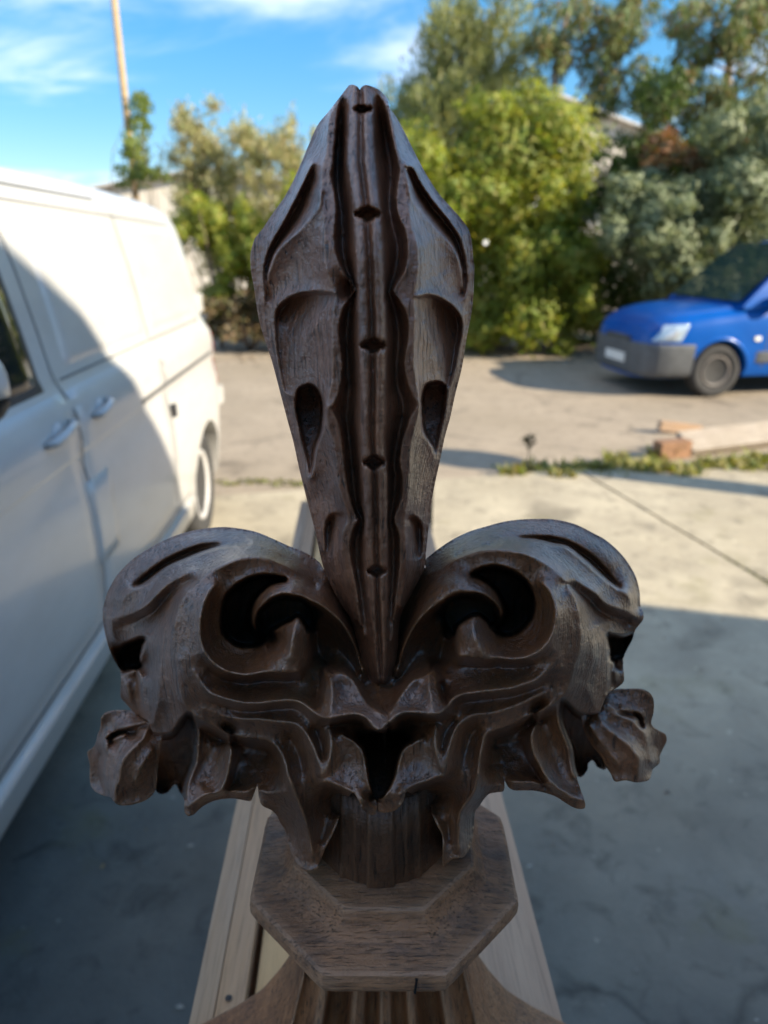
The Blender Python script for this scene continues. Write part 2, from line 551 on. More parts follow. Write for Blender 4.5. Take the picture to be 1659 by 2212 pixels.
def pile(spec, Y, jx=0.35, k=3, seed=0):
    """turn a few drawn clumps (xd,yd,wx,wy) into many smaller ones"""
    g = np.random.default_rng(seed)
    out = []
    for (x, y, wx, wy) in spec:
        out.append(px_blob(x, y, Y + g.normal() * 0.25, wx * 0.82, wy * 0.82, 0.7))
        for _ in range(k):
            out.append(px_blob(x + g.normal() * wx * 0.55, y + g.normal() * wy * 0.55, Y - 0.55 + g.normal() * 0.4, wx * (0.25 + 0.25 * g.random()), wy * (0.25 + 0.25 * g.random()), 0.35))
    return out

LAUREL = leaf_mat('laurel_leaf', [(0.15, 0.22, 0.025), (0.27, 0.34, 0.045), (0.40, 0.40, 0.07), (0.19, 0.27, 0.035), (0.36, 0.31, 0.06), (0.25, 0.33, 0.06)], trans=0.55)
PALE = leaf_mat('buddleia_leaf', [(0.175, 0.215, 0.105), (0.27, 0.31, 0.17), (0.12, 0.16, 0.07), (0.33, 0.35, 0.20)], trans=0.3)
WILLOW = leaf_mat('willow_leaf', [(0.19, 0.23, 0.08), (0.30, 0.33, 0.13), (0.38, 0.36, 0.14), (0.15, 0.19, 0.075)], trans=0.35)
CONIF = leaf_mat('conifer_leaf', [(0.09, 0.14, 0.045), (0.15, 0.21, 0.06), (0.21, 0.24, 0.08), (0.28, 0.14, 0.07)], trans=0.25)
RUST = leaf_mat('rusty_leaf', [(0.25, 0.10, 0.045), (0.32, 0.16, 0.08), (0.10, 0.12, 0.045), (0.20, 0.12, 0.06)], trans=0.3)
DRY = leaf_mat('thin_shrub_leaf', [(0.38, 0.36, 0.16), (0.28, 0.31, 0.13), (0.48, 0.43, 0.23), (0.32, 0.24, 0.13)], trans=0.35)
BROWN = leaf_mat('bramble_leaf', [(0.17, 0.10, 0.05), (0.12, 0.13, 0.05), (0.22, 0.14, 0.08), (0.09, 0.09, 0.05)], trans=0.3)
IVY = leaf_mat('ivy_leaf', [(0.075, 0.13, 0.02), (0.14, 0.19, 0.025), (0.20, 0.23, 0.03)], trans=0.4)
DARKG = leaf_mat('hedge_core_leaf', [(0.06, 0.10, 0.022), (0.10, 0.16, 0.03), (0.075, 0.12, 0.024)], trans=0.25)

g0 = gnd(1080, 748)
tree('laurel_bush', 'large bright yellow-green bush filling the middle behind the carved finial', 'bush', (g0.x, g0.y + 0.3, 0),
     pile([(960, 660, 150, 110), (1090, 600, 150, 140), (1180, 480, 120, 150), (1000, 480, 170, 150), (900, 380, 130, 120), (1090, 350, 150, 120), (1200, 330, 110, 110), (1230, 640, 60, 110), (870, 560, 120, 140), (1110, 560, 90, 90), (1170, 640, 60, 70), (1040, 700, 90, 50)], 13.0, k=8, seed=3),
     62000, 0.115, LAUREL, 0.07, 11, face=0.7)
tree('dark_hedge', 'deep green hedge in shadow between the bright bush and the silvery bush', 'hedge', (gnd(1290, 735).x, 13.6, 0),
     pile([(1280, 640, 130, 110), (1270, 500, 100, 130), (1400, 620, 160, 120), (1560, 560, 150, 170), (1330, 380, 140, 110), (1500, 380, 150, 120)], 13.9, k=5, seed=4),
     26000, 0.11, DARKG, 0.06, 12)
tree('silvery_bush', 'silvery pale-leaved bush standing behind the blue car', 'bush', (gnd(1480, 700).x, 12.2, 0),
     pile([(1420, 520, 110, 110), (1540, 480, 120, 140), (1640, 450, 120, 170), (1400, 440, 90, 70), (1480, 610, 130, 70), (1640, 300, 90, 100)], 12.0, k=8, seed=5),
     32000, 0.10, PALE, 0.05, 13, aspect=0.45, face=0.7)
tree('willow_tree', 'tall feathery grey-green tree rising behind the bright bush', 'tree', (at(1000, 500, 15.5).x, 15.5, 0),
     pile([(1000, 180, 100, 130), (930, 220, 85, 120), (1060, 120, 80, 130), (880, 250, 55, 70), (1120, 200, 70, 120), (980, 60, 70, 90), (1010, 300, 150, 90)], 15.5, k=9, seed=6),
     22000, 0.16, WILLOW, 0.12, 14, aspect=0.16, up=0.9, spread=0.3)
bt = at(1240, 500, 15.0)
tree('drooping_conifer', 'tall thin conifer with a bare upright trunk against the blue sky', 'tree', (bt.x, 15.0, 0),
     pile([(1250, 30, 50, 45), (1300, 130, 55, 80), (1340, 60, 55, 60), (1215, 120, 35, 60), (1290, 230, 40, 40), (1380, 20, 60, 40), (1360, 190, 55, 60), (1180, 90, 40, 40)], 15.0, k=6, seed=7),
     9000, 0.14, CONIF, 0.10, 15, aspect=0.2, droop=0.9, up=0.0, spread=0.4, bark=BARK_PALE,
     tips=[((at(1250, -60, 15.0)), 0.11, None)] + [(at(x, y, 15.0), 0.03, at(1245, yy, 15.0)) for x, y, yy in ((1330, 60, 110), (1300, 150, 190), (1190, 90, 150), (1370, 190, 240), (1390, 20, 90))])
bt = at(1610, 500, 14.5)
tree('tall_conifer', 'tall dark conifer with a brown trunk at the right edge', 'tree', (bt.x, 14.5, 0),
     pile([(1590, 60, 60, 60), (1640, 130, 60, 70), (1500, 120, 60, 50), (1450, 210, 60, 60), (1530, 230, 70, 60), (1620, 260, 70, 60), (1420, 300, 60, 50), (1480, 40, 50, 40), (1650, 20, 40, 50), (1540, 330, 90, 50)], 14.5, k=6, seed=8),
     15000, 0.14, CONIF, 0.14, 16, aspect=0.22, droop=0.8, up=0.0, spread=0.4, bark=BARK_PALE,
     tips=[(at(1612, -80, 14.5), 0.15, None)] + [(at(x, y, 14.5), 0.035, at(1610, yy, 14.5)) for x, y, yy in ((1480, 110, 170), (1440, 230, 300), (1520, 230, 280), (1660, 130, 180), (1500, 30, 100))])
tree('rusty_conifer', 'conifer with dead rust-brown sprays above the silvery bush', 'bush', (at(1450, 700, 13.4).x, 13.4, 0),
     pile([(1430, 330, 55, 35), (1530, 345, 50, 30), (1610, 330, 50, 36), (1560, 430, 30, 24)], 13.2, k=6, seed=9),
     2600, 0.15, RUST, 0.05, 17, aspect=0.3, droop=0.4)
tree('sparse_shrub', 'thin pale shrub with bare twigs left of the finial', 'shrub', (at(520, 740, 14.0).x, 14.0, 0),
     pile([(450, 320, 60, 90), (400, 260, 28, 50), (500, 370, 70, 70), (560, 350, 70, 90), (610, 320, 50, 60), (500, 450, 110, 90), (620, 450, 80, 90), (430, 420, 60, 60), (550, 520, 100, 70), (540, 290, 30, 40), (640, 350, 40, 90), (410, 400, 50, 70), (420, 480, 60, 70)], 14.2, k=8, seed=10),
     24000, 0.10, DRY, 0.05, 18, aspect=0.26, shell=0.05, up=0.8,
     tips=[(at(x, y, 14.1), 0.035, None) for x, y in ((385, 235), (430, 230), (470, 290), (545, 285), (570, 320), (620, 300), (655, 330), (600, 400), (430, 400), (500, 420))])
tree('yellow_bush', 'low yellow-green bush behind the rear of the van', 'bush', (at(480, 740, 13.0).x, 13.0, 0),
     pile([(440, 480, 60, 70), (500, 540, 70, 80), (560, 560, 80, 90), (620, 560, 60, 110), (480, 640, 60, 50)], 13.2, k=7, seed=11),
     15000, 0.11, LAUREL, 0.05, 19, face=0.8)
tree('bramble', 'brown withered bramble at the foot of the yellow-green bush', 'shrub', (at(540, 745, 12.6).x, 12.6, 0),
     pile([(520, 690, 80, 50), (600, 690, 60, 60), (480, 700, 50, 40), (640, 690, 40, 55)], 12.8, k=6, seed=12),
     4500, 0.11, BROWN, 0.03, 20)
# pole with ivy
pa = at(284, 345, 15.8); pb = at(246, -5, 15.8)
po = empty('wooden_pole', (pa.x + 0.06, 15.8, 0), 0, 'slim sunlit wooden pole standing behind the van', 'pole')
bm = bmesh.new()
top = pa + (pb - pa) * 1.5
bot = Vector((pa.x + (pa - pb).x * 0.3, 15.8, 0))
bm_tube(bm, [bot - po.location, pa - po.location, top - po.location], [0.075, 0.07, 0.055], 14)
bm_link('shaft', bm, plain('pole_timber', (0.38, 0.27, 0.15), 0.8, var=0.2, scale=12), po, smooth=True)
bm = bmesh.new(); bm_lathe(bm, [(0.062, 0), (0.066, 0.02), (0.05, 0.06)], 14, center=top - po.location - Vector((0, 0, 0.02)))
bm_link('cap', bm, plain('pole_cap', (0.3, 0.3, 0.3), 0.5), po)
tree('ivy', 'bright green ivy climbing the foot of the wooden pole', 'ivy', (pa.x, 15.6, 0),
     pile([(302, 270, 16, 50), (293, 330, 22, 36), (310, 220, 8, 26), (280, 375, 30, 22), (318, 375, 30, 20)], 15.6, k=6, seed=13),
     1300, 0.12, IVY, 0.03, 21, face=0.6)
# ------------------------------------------------------------------ carving: relief surfaces
# Every carved part is a closed solid: its front skin follows a net of carved arrises (crest lines with a
# depth in millimetres in front of the finial's axis plane) with gouged hollows between them, its back skin bulges away.
FS = 2796.0
DAX = 360.0            # distance of the finial's axis plane, mm
CP, SP = math.cos(PITCH), math.sin(PITCH)
CELL = 4.0

def world_pt(x, y, dep):
    u = (np.asarray(x, float) - 1512.0) / FS
    v = (np.asarray(y, float) - 2016.0) / FS
    ry = CP - v * SP
    rz = -SP - v * CP
    k = (DAX - np.asarray(dep, float)) / ry / 1000.0
    return np.stack([u * k, ry * k, CAM_Z + rz * k], -1)

def P(s):
    """'x,y,d x,y,d' -> array"""
    if not isinstance(s, str): return np.asarray(s, float)
    return np.array([[float(t) for t in q.split(',')] for q in s.split()])

def spline(p, step=1.5):
    p = np.asarray(p, float)
    if len(p) < 3:
        n = max(2, int(np.hypot(*(p[-1] - p[0])[:2]) / step))
        t = np.linspace(0, 1, n)[:, None]
        return p[0] * (1 - t) + p[-1] * t
    out = []
    q = np.vstack([2 * p[0] - p[1], p, 2 * p[-1] - p[-2]])
    for i in range(1, len(q) - 2):
        p0, p1, p2, p3 = q[i - 1], q[i], q[i + 1], q[i + 2]
        n = max(2, int(np.hypot(*(p2 - p1)[:2]) / step))
        t = np.linspace(0, 1, n, endpoint=False)[:, None]
        m1 = (p2 - p0) * 0.5; m2 = (p3 - p1) * 0.5
        d = np.hypot(*(p2 - p1)[:2])
        for m in (m1, m2):
            l = np.hypot(*m[:2])
            if l > d: m *= d / l
        h = (2 * t**3 - 3 * t**2 + 1) * p1 + (t**3 - 2 * t**2 + t) * m1 + (-2 * t**3 + 3 * t**2) * p2 + (t**3 - t**2) * m2
        out.append(h)
    out.append(p[-1:])
    return np.vstack(out)

def lin(p, step=1.5):
    return np.vstack([spline(np.array([a, b]), step) for a, b in zip(p, p[1:])])

class Relief:
    def __init__(self, outline, hollow=0.03, cell=CELL):
        self.cell = cell
        self.hollow = hollow
        self.poly = spline(np.vstack([outline, outline[:1]]), 2.0)
        self.x0 = self.poly[:, 0].min() - 6 * cell
        self.y0 = self.poly[:, 1].min() - 6 * cell
        self.W = int((self.poly[:, 0].max() - self.x0) / cell) + 8
        self.H = int((self.poly[:, 1].max() - self.y0) / cell) + 8
        self.mask = self.inside(self.poly[:, :2])
        self.s = np.zeros((self.H, self.W)); self.n = np.zeros((self.H, self.W))
        self.hard = np.zeros((self.H, self.W), bool)
        self.cm = np.full((self.H, self.W), float(hollow))

    def grid(self):
        yy, xx = np.mgrid[0:self.H, 0:self.W]
        return xx * self.cell + self.x0, yy * self.cell + self.y0

    def inside(self, poly):
        X, Y = self.grid()
        r = np.zeros(X.shape, bool)
        for (xa, ya), (xb, yb) in zip(poly, np.roll(poly, -1, 0)):
            if ya == yb: continue
            lo, hi = min(ya, yb), max(ya, yb)
            r0 = max(0, int((lo - self.y0) / self.cell)); r1 = min(self.H, int((hi - self.y0) / self.cell) + 2)
            ys = Y[r0:r1]
            c = ((ya > ys) != (yb > ys)) & (X[r0:r1] < (xb - xa) * (ys - ya) / (yb - ya) + xa)
            r[r0:r1] ^= c
        return r

    def put(self, p):
        i = np.round((p[:, 0] - self.x0) / self.cell).astype(int)
        j = np.round((p[:, 1] - self.y0) / self.cell).astype(int)
        ok = (i >= 0) & (j >= 0) & (i < self.W) & (j < self.H)
        i, j, d = i[ok], j[ok], p[ok, 2]
        ok = ~self.hard[j, i]
        np.add.at(self.s, (j[ok], i[ok]), d[ok]); np.add.at(self.n, (j[ok], i[ok]), 1)

    def crest(self, pts, drop=None, off=9, straight=False):
        """carved arris; with drop, a wall falls by that many mm on the right-hand side of travel (off<0: left)"""
        if isinstance(pts, str): pts = P(pts)
        p = lin(pts) if straight else spline(pts)
        self.put(p)
        if drop is not None:
            t = np.gradient(p[:, :2], axis=0)
            t /= np.maximum(np.hypot(t[:, 0], t[:, 1]), 1e-6)[:, None]
            q = p.copy()
            q[:, 0] -= t[:, 1] * off; q[:, 1] += t[:, 0] * off
            if hasattr(drop, '__len__'):
                dr = np.interp(np.linspace(0, 1, len(p)), np.linspace(0, 1, len(drop)), drop)
            else: dr = drop
            q[:, 2] -= dr
            k = max(3, len(q) // 30)
            self.put(q[k:-k])

    def hole(self, pts, floor, slope=None, rim=True, inset=1):
        """deep pocket: rim arris at the given depths, floor at a fixed depth"""
        if isinstance(pts, str): pts = P(pts)
        p = spline(np.vstack([pts, pts[:1]]))
        m = self.inside(p[:, :2])
        for _ in range(inset):
            m = m & np.roll(m, 1, 0) & np.roll(m, -1, 0) & np.roll(m, 1, 1) & np.roll(m, -1, 1)
        X, Y = self.grid()
        f = np.full(X.shape, float(floor))
        if slope is not None:
            f = f + slope[0] * (X - p[:, 0].mean()) + slope[1] * (Y - p[:, 1].mean())
        if rim: self.put(p)
        self.s[m] = f[m]; self.n[m] = 1; self.hard |= m

    def dome(self, pts, c):
        """area worked convex (c<0) or more deeply hollowed (c>0)"""
        p = spline(np.vstack([P(pts), P(pts)[:1]]))
        self.cm[self.inside(p[:, :2])] = c

    def solve(self):
        M = self.mask.copy()
        F = (self.n > 0)
        M |= F & self.near(M)
        V = np.where(F, self.s / np.maximum(self.n, 1), 0.0)
        F &= M
        pyr = [(M, F, V)]
        cs = [self.cm]
        while min(pyr[-1][0].shape) > 12:
            m, f, v = pyr[-1]
            h, w = m.shape
            H2, W2 = (h + 1) // 2, (w + 1) // 2
            pad = ((0, H2 * 2 - h), (0, W2 * 2 - w))
            m4 = np.pad(m, pad).reshape(H2, 2, W2, 2); f4 = np.pad(f, pad).reshape(H2, 2, W2, 2)
            v4 = np.pad(v, pad).reshape(H2, 2, W2, 2)
            cnt = f4.sum((1, 3))
            cs.append(np.pad(cs[-1], pad, mode='edge').reshape(H2, 2, W2, 2).mean((1, 3)) * 4.0)
            pyr.append((m4.any((1, 3)), cnt > 0, np.where(cnt > 0, (v4 * f4).sum((1, 3)) / np.maximum(cnt, 1), 0)))
        h = None
        for lev in range(len(pyr) - 1, -1, -1):
            m, f, v = pyr[lev]
            if h is None: h = np.full(m.shape, v[f].mean() if f.any() else 0.0)
            else: h = np.repeat(np.repeat(h, 2, 0), 2, 1)[:m.shape[0], :m.shape[1]]
            h = np.where(f, v, h)
            h = relax(h, m, f, cs[lev], 120 if lev else 90)
        self.h = h
        return h

    @staticmethod
    def near(m):
        return m | np.roll(m, 1, 0) | np.roll(m, -1, 0) | np.roll(m, 1, 1) | np.roll(m, -1, 1)

    def build(self, name, mat, parent, bulge=14.0, bmax=45.0, rough=0.25, soften=2, seed=0.0, gain=1.0):
        h = self.solve() * gain
        m = self.mask
        w = m.astype(float)
        for _ in range(soften):
            a = np.where(m, h, 0.0)
            num = a * 4 + np.roll(a, 1, 0) + np.roll(a, -1, 0) + np.roll(a, 1, 1) + np.roll(a, -1, 1)
            den = w * 4 + np.roll(w, 1, 0) + np.roll(w, -1, 0) + np.roll(w, 1, 1) + np.roll(w, -1, 1)
            h = np.where(m, num / np.maximum(den, 1e-6), h)
        # back skin
        phi = relax(np.zeros_like(h), np.ones_like(m), ~m, -1.0, 500)
        X, Y = self.grid()
        # cells fully inside become quads
        q = m[:-1, :-1] & m[1:, :-1] & m[:-1, 1:] & m[1:, 1:]
        use = np.zeros_like(m)
        use[:-1, :-1] |= q; use[1:, :-1] |= q; use[:-1, 1:] |= q; use[1:, 1:] |= q
        full = np.zeros_like(m)
        full[1:-1, 1:-1] = q[:-1, :-1] & q[1:, :-1] & q[:-1, 1:] & q[1:, 1:]
        bd = use & ~full
        # snap the rim to the traced outline
        bj, bi = np.nonzero(bd)
        px, py = X[bj, bi].copy(), Y[bj, bi].copy()
        a = self.poly[:-1, :2]; b = self.poly[1:, :2]
        ab = b - a; L2 = np.maximum((ab**2).sum(1), 1e-9)
        best = np.full(len(px), 1e9); nx = px.copy(); ny = py.copy()
        for k in range(len(a)):
            t = np.clip(((px - a[k, 0]) * ab[k, 0] + (py - a[k, 1]) * ab[k, 1]) / L2[k], 0, 1)
            qx = a[k, 0] + t * ab[k, 0]; qy = a[k, 1] + t * ab[k, 1]
            d = (qx - px)**2 + (qy - py)**2
            s = d < best
            best[s] = d[s]; nx[s] = qx[s]; ny[s] = qy[s]
        s = best < (2.0 * self.cell)**2
        X[bj[s], bi[s]] = nx[s]; Y[bj[s], bi[s]] = ny[s]
        # tool marks
        tool = (np.sin(X * 0.11 + 2.1 * np.sin(Y * 0.023 + seed)) * np.sin(Y * 0.07 + 1.7 * np.sin(X * 0.031 + seed)) * 0.6
                + np.sin(X * 0.037 + Y * 0.051 + seed) * np.sin(Y * 0.029 - X * 0.017) * 0.8) * rough
        fr = h + np.where(full, tool, 0)
        back = h.copy()
        base = relax(np.where(bd, h, 0.0), use, bd, 0.0, 700, init=float(h[bd].mean()))
        bk = base - np.minimum(bulge * np.sqrt(np.maximum(phi, 0) / 10.0), bmax)
        bk = np.minimum(bk, fr - np.minimum(4.0, 0.8 * np.sqrt(np.maximum(phi, 0))))
        idx = -np.ones(m.shape, int)
        idx[use] = np.arange(use.sum())
        VF = world_pt(X[use], Y[use], fr[use])
        inner = use & ~bd
        idb = idx.copy()
        idb[inner] = len(VF) + np.arange(inner.sum())
        VB = world_pt(X[inner], Y[inner], bk[inner])
        j, i = np.nonzero(q)
        QF = np.stack([idx[j, i], idx[j + 1, i], idx[j + 1, i + 1], idx[j, i + 1]], 1)
        QB = np.stack([idb[j, i], idb[j, i + 1], idb[j + 1, i + 1], idb[j + 1, i]], 1)
        same = (np.sort(QF, 1) == np.sort(QB, 1)).all(1)
        me = mesh_quads(name, np.vstack([VF, VB]), np.vstack([QF, QB[~same]]))
        return link(name, me, mat, parent)

def relax(h, m, f, c, iters, init=None):
    """red-black over-relaxation of  laplace(h) = c  on mask m with fixed cells f"""
    h = h.copy()
    if init is not None: h = np.where(m & ~f, init, h)
    H, W = h.shape
    hp = np.pad(h, 1); mp = np.pad(m, 1).astype(float)
    up, dn, lf, rt = mp[:-2, 1:-1], mp[2:, 1:-1], mp[1:-1, :-2], mp[1:-1, 2:]
    cnt = up + dn + lf + rt
    free = m & ~f & (cnt > 0)
    inv = np.where(free, 1.0 / np.maximum(cnt, 1), 0)
    yy, xx = np.mgrid[0:H, 0:W]
    reds = [free & ((xx + yy) % 2 == k) for k in (0, 1)]
    om = 1.75
    for _ in range(iters):
        for rd in reds:
            nb = hp[:-2, 1:-1] * up + hp[2:, 1:-1] * dn + hp[1:-1, :-2] * lf + hp[1:-1, 2:] * rt
            new = (nb - c) * inv
            cur = hp[1:-1, 1:-1]
            cur[rd] += om * (new[rd] - cur[rd])
    return hp[1:-1, 1:-1].copy()
# ------------------------------------------------------------------ old oak
def oak(name, dark, light, edge, wear=0.5, rough=(0.34, 0.62), spec=0.5, dust=0.0, coat=0.35, pores=0.85, along='Z', stain=0.0):
    t = NT(name)
    v = t.coord((1, 1, 1))
    vg = t.coord((560, 560, 52) if along == 'Z' else (85, 880, 880))             # pores running along the grain
    vb = t.coord((160, 160, 9) if along == 'Z' else (9, 160, 160))
    big = t.noise(v, 22, 5, 0.6)
    band = t.noise(vb, 1.0, 4, 0.6)
    pore = t.noise(vg, 1.0, 3, 0.6)
    c = t.ramp(big, [(0.30, dark), (0.72, light)])
    c = t.mix(t.math('MULTIPLY', t.math('SUBTRACT', band, 0.35, True), 0.9, True), c, tuple(x * 1.45 for x in light))
    pr = t.ramp(pore, [(0.30, (0, 0, 0)), (0.44, (1, 1, 1))])
    c = t.mix(1.0, c, t.mix(pores, (1, 1, 1), pr), 'MULTIPLY')
    geo = t.n('NewGeometry')
    e = t.n('MapRange'); e.inputs['From Min'].default_value = 0.505; e.inputs['From Max'].default_value = 0.64
    t.l(geo.outputs['Pointiness'], e.inputs['Value'])
    ef = t.math('MULTIPLY', e.outputs['Result'], t.math('MULTIPLY', t.math('ADD', t.noise(v, 60, 4), 0.15), wear * 1.6), True)
    c = t.mix(ef, c, edge)
    if dust:
        sx = t.n('SeparateXYZ'); t.l(geo.outputs['Normal'], sx.inputs[0])
        d = t.math('MULTIPLY', t.math('SUBTRACT', sx.outputs['Z'], 0.35, True), dust, True)
        d = t.math('MULTIPLY', d, t.noise(v, 40, 5), True)
        c = t.mix(d, c, (0.30, 0.25, 0.20))
    if stain:
        sn = t.noise(t.coord((26, 60, 60), rot=(0, 0, 0.5)), 1.0, 5, 0.65)
        c = t.mix(t.ramp(sn, [(0.52, (0, 0, 0)), (0.68, (stain,) * 3)]), c, (0.030, 0.026, 0.026))
    fibre = t.noise(t.coord((330, 330, 16) if along == 'Z' else (16, 330, 330)), 1.0, 4, 0.65)
    c = t.mix(t.ramp(fibre, [(0.32, (0.5,) * 3), (0.52, (0, 0, 0))]), c, tuple(x * 0.5 for x in dark))
    fine = t.noise(v, 420, 4, 0.65)
    scratch = t.noise(t.coord((240, 240, 520), rot=(0.2, 0.5, 0.1)), 1.0, 2)
    h = t.math('ADD', t.math('MULTIPLY', pr, 0.45), t.math('MULTIPLY', fine, 0.7))
    h = t.math('ADD', h, t.math('MULTIPLY', scratch, 0.35))
    h = t.math('ADD', h, t.math('MULTIPLY', fibre, 0.6))
    nrm = t.bump(t.noise(v, 95, 3, 0.5), 0.45, 0.0022)
    nrm = t.bump(h, 0.9, 0.0010, nrm)
    rg = t.ramp(t.noise(v, 30, 4), [(0.3, (rough[0],) * 3), (0.7, (rough[1],) * 3)])
    t.set(Base_Color=c, Roughness=rg, Specular_IOR_Level=spec, Normal=nrm, Coat_Weight=coat, Coat_Roughness=0.30, Coat_Normal=nrm, Coat_IOR=1.65)
    return t.m

OAK_DARK = oak('dark_oak', (0.066, 0.0235, 0.0078), (0.235, 0.088, 0.029), (0.56, 0.27, 0.105), wear=0.5, coat=1.0, rough=(0.32, 0.6), pores=0.7)
OAK_BUD = oak('dark_oak_bud', (0.115, 0.043, 0.020), (0.39, 0.160, 0.078), (0.64, 0.33, 0.17), wear=0.45, coat=0.9, rough=(0.32, 0.6))
OAK_WORN = oak('worn_oak', (0.115, 0.048, 0.018), (0.40, 0.178, 0.074), (0.70, 0.43, 0.26), wear=0.6, rough=(0.5, 0.75), dust=0.2, coat=0.15, pores=0.7, along='X', stain=0.55)

fin = empty('carved_bench_end', (0, DAX / 1000, 0), 0,
            'dark carved oak bench end topped by a fleur-de-lis finial with scrolling leaves', 'carved finial')
FINP = Vector((0, DAX / 1000, 0))

def to_local(o):
    """parts are parented to the Empty at the base: keep their place"""
    o.matrix_parent_inverse = Matrix.Translation(-FINP)
    return o

# ---------------------------------------------------------------- bud
def ds(y):   # depth of the middle rib along its height
    return np.interp(y, [330, 430, 640, 840, 1000, 1360, 1600, 1820, 2050, 2250, 2450, 2720],
                     [9, 17, 31, 42, 47, 47, 44, 39, 34, 30, 27, 24])
def wd(s, off=0.0):
    """'x,y x,y' with depth taken from the rib, plus an offset"""
    a = np.array([[float(t) for t in q.split(',')[:2]] for q in s.split()])
    return np.column_stack([a, ds(a[:, 1]) + off])

bud_l = P("1374,335,6 1347,370,4 1296,436,2 1252,490,0 1217,566,0 1190,631,0 1157,707,0 1119,777,0 1076,837,0 1033,902,0 1004,938,0 988,990,0 985,1020,0 989,1075,0 1000,1132,0 1018,1252,0 1041,1333,0 1070,1420,0 1103,1545,0 1130,1648,0 1155,1740,0 1179,1849,0 1214,1990,0 1239,2084,0 1260,2182,1 1274,2236,2 1300,2300,3 1340,2375,4 1382,2440,6 1410,2540,8 1432,2650,12 1475,2720,16")
bud_r = P("1520,2712,16 1560,2600,12 1577,2430,8 1625,2330,5 1660,2262,4 1673,2225,3 1678,2171,2 1689,2068,0 1697,1995,0 1713,1903,0 1732,1816,0 1751,1724,0 1773,1643,0 1792,1556,0 1819,1447,0 1838,1328,0 1857,1230,0 1865,1150,0 1868,1060,0 1863,1010,0 1857,951,0 1844,902,0 1814,859,0 1770,810,0 1727,761,0 1684,696,0 1651,636,0 1618,571,0 1589,512,0 1552,448,0 1534,425,0 1526,390,1 1506,366,3 1491,352,4 1467,341,7 1440,334,8 1424,342,8 1416,352,4 1408,341,8 1390,333,8")
bud = Relief(np.vstack([bud_l, bud_r]), hollow=0.03)
bud.put(lin(bud_l)); bud.put(lin(bud_r[:-7]))
# middle rib: two rounded beads with a groove between, and flanks
rib_x = np.array([[350, 1374, 1464], [430, 1372, 1468], [625, 1363, 1477], [815, 1388, 1499], [1005, 1399, 1510], [1260, 1407, 1523],
                  [1480, 1415, 1520], [1750, 1420, 1513], [1900, 1428, 1526], [2170, 1437, 1529], [2390, 1450, 1527], [2605, 1470, 1527], [2680, 1484, 1518]], float)
ry = rib_x[:, 0]
def ribline(f, off, y0=345, y1=2680):
    ys = np.linspace(y0, y1, 60)
    xl = np.interp(ys, ry, rib_x[:, 1]); xr = np.interp(ys, ry, rib_x[:, 2])
    return np.column_stack([xl + (xr - xl) * f, ys, ds(ys) + off])
for f, o in ((0.5, -5.0), (0.46, -4.0), (0.54, -4.0), (0.36, -0.3), (0.27, 0.2), (0.18, -0.2), (0.64, -0.3), (0.73, 0.2), (0.82, -0.2), (0.04, -2.0), (0.96, -2.0)):
    bud.crest(ribline(f, o))
# channel floors each side
chl = "1352,372 1340,470 1330,600 1328,720 1345,850 1352,1000 1378,1095 1394,1140 1378,1205 1366,1300 1368,1420 1372,1540 1366,1640 1376,1740 1386,1840 1396,1940 1408,2010 1424,2050 1408,2110 1404,2200 1418,2300 1432,2400 1442,2500"
chr_ = "1488,372 1503,450 1520,560 1538,680 1532,800 1548,900 1566,980 1552,1080 1534,1146 1554,1220 1570,1320 1562,1430 1566,1520 1588,1600 1572,1700 1554,1800 1556,1900 1548,1980 1538,2046 1548,2120 1550,2220 1544,2320 1540,2420 1534,2520"
def channel(s, top):
    a = wd(s, 0); n = len(a)
    a[:, 2] -= np.interp(np.arange(n), [0, 2, n - 4, n - 1], [top, 31, 20, 8])
    bud.crest(a)
    for sx in (-8, 8):
        b = a.copy(); b[:, 0] += sx; b[:, 2] += 0.8
        bud.crest(b)
channel(chl, 5); channel(chr_, 5)
# scalloped inner edges and the arrises of the leaf panels
sc_l = "1345,385 1331,430 1322,520 1312,640 1301,690 1320,761 1323,842 1315,924 1320,989 1347,1059 1385,1118 1396,1140 1380,1172 1353,1208 1334,1279 1336,1339 1347,1425 1344,1490 1331,1550 1312,1590 1290,1607 1315,1632 1336,1680 1347,1751 1355,1832 1369,1925 1385,1985 1404,2025 1412,2046 1394,2076 1380,2117 1377,2171 1388,2236 1404,2307 1412,2377 1418,2460"
sc_r = "1502,385 1522,430 1534,490 1548,560 1567,636 1572,680 1564,734 1559,788 1570,853 1597,908 1605,978 1597,1060 1564,1114 1546,1146 1570,1178 1602,1236 1610,1317 1597,1387 1591,1436 1608,1512 1629,1561 1650,1596 1624,1632 1602,1686 1580,1751 1575,1822 1586,1887 1584,1950 1568,1998 1548,2046 1570,2095 1575,2160 1572,2236 1559,2323 1553,2377 1550,2440"
cr_l = "1338,384 1318,420 1301,450 1292,517 1288,604 1269,669 1264,705 1269,788 1277,897 1282,1032 1300,1100 1326,1154 1312,1236 1307,1371 1310,1480 1294,1561 1283,1607 1291,1664 1313,1724 1326,1832 1338,1914 1357,1981 1374,2041 1352,2090 1348,2144 1367,2253 1391,2350 1396,2440"
cr_r = "1512,386 1532,420 1546,479 1560,560 1576,626 1597,669 1600,734 1608,815 1621,897 1644,978 1642,1087 1626,1171 1635,1241 1632,1317 1629,1426 1638,1507 1652,1572 1656,1606 1632,1686 1614,1762 1611,1860 1603,1968 1597,2008 1589,2063 1597,2128 1597,2226 1586,2307 1576,2390"
def edgepath(s, lo):
    a = wd(s, 0); n = len(a)
    a[:, 2] -= np.interp(a[:, 1], [380, 600, 1000, 1600, 2100, 2480], lo)
    return a
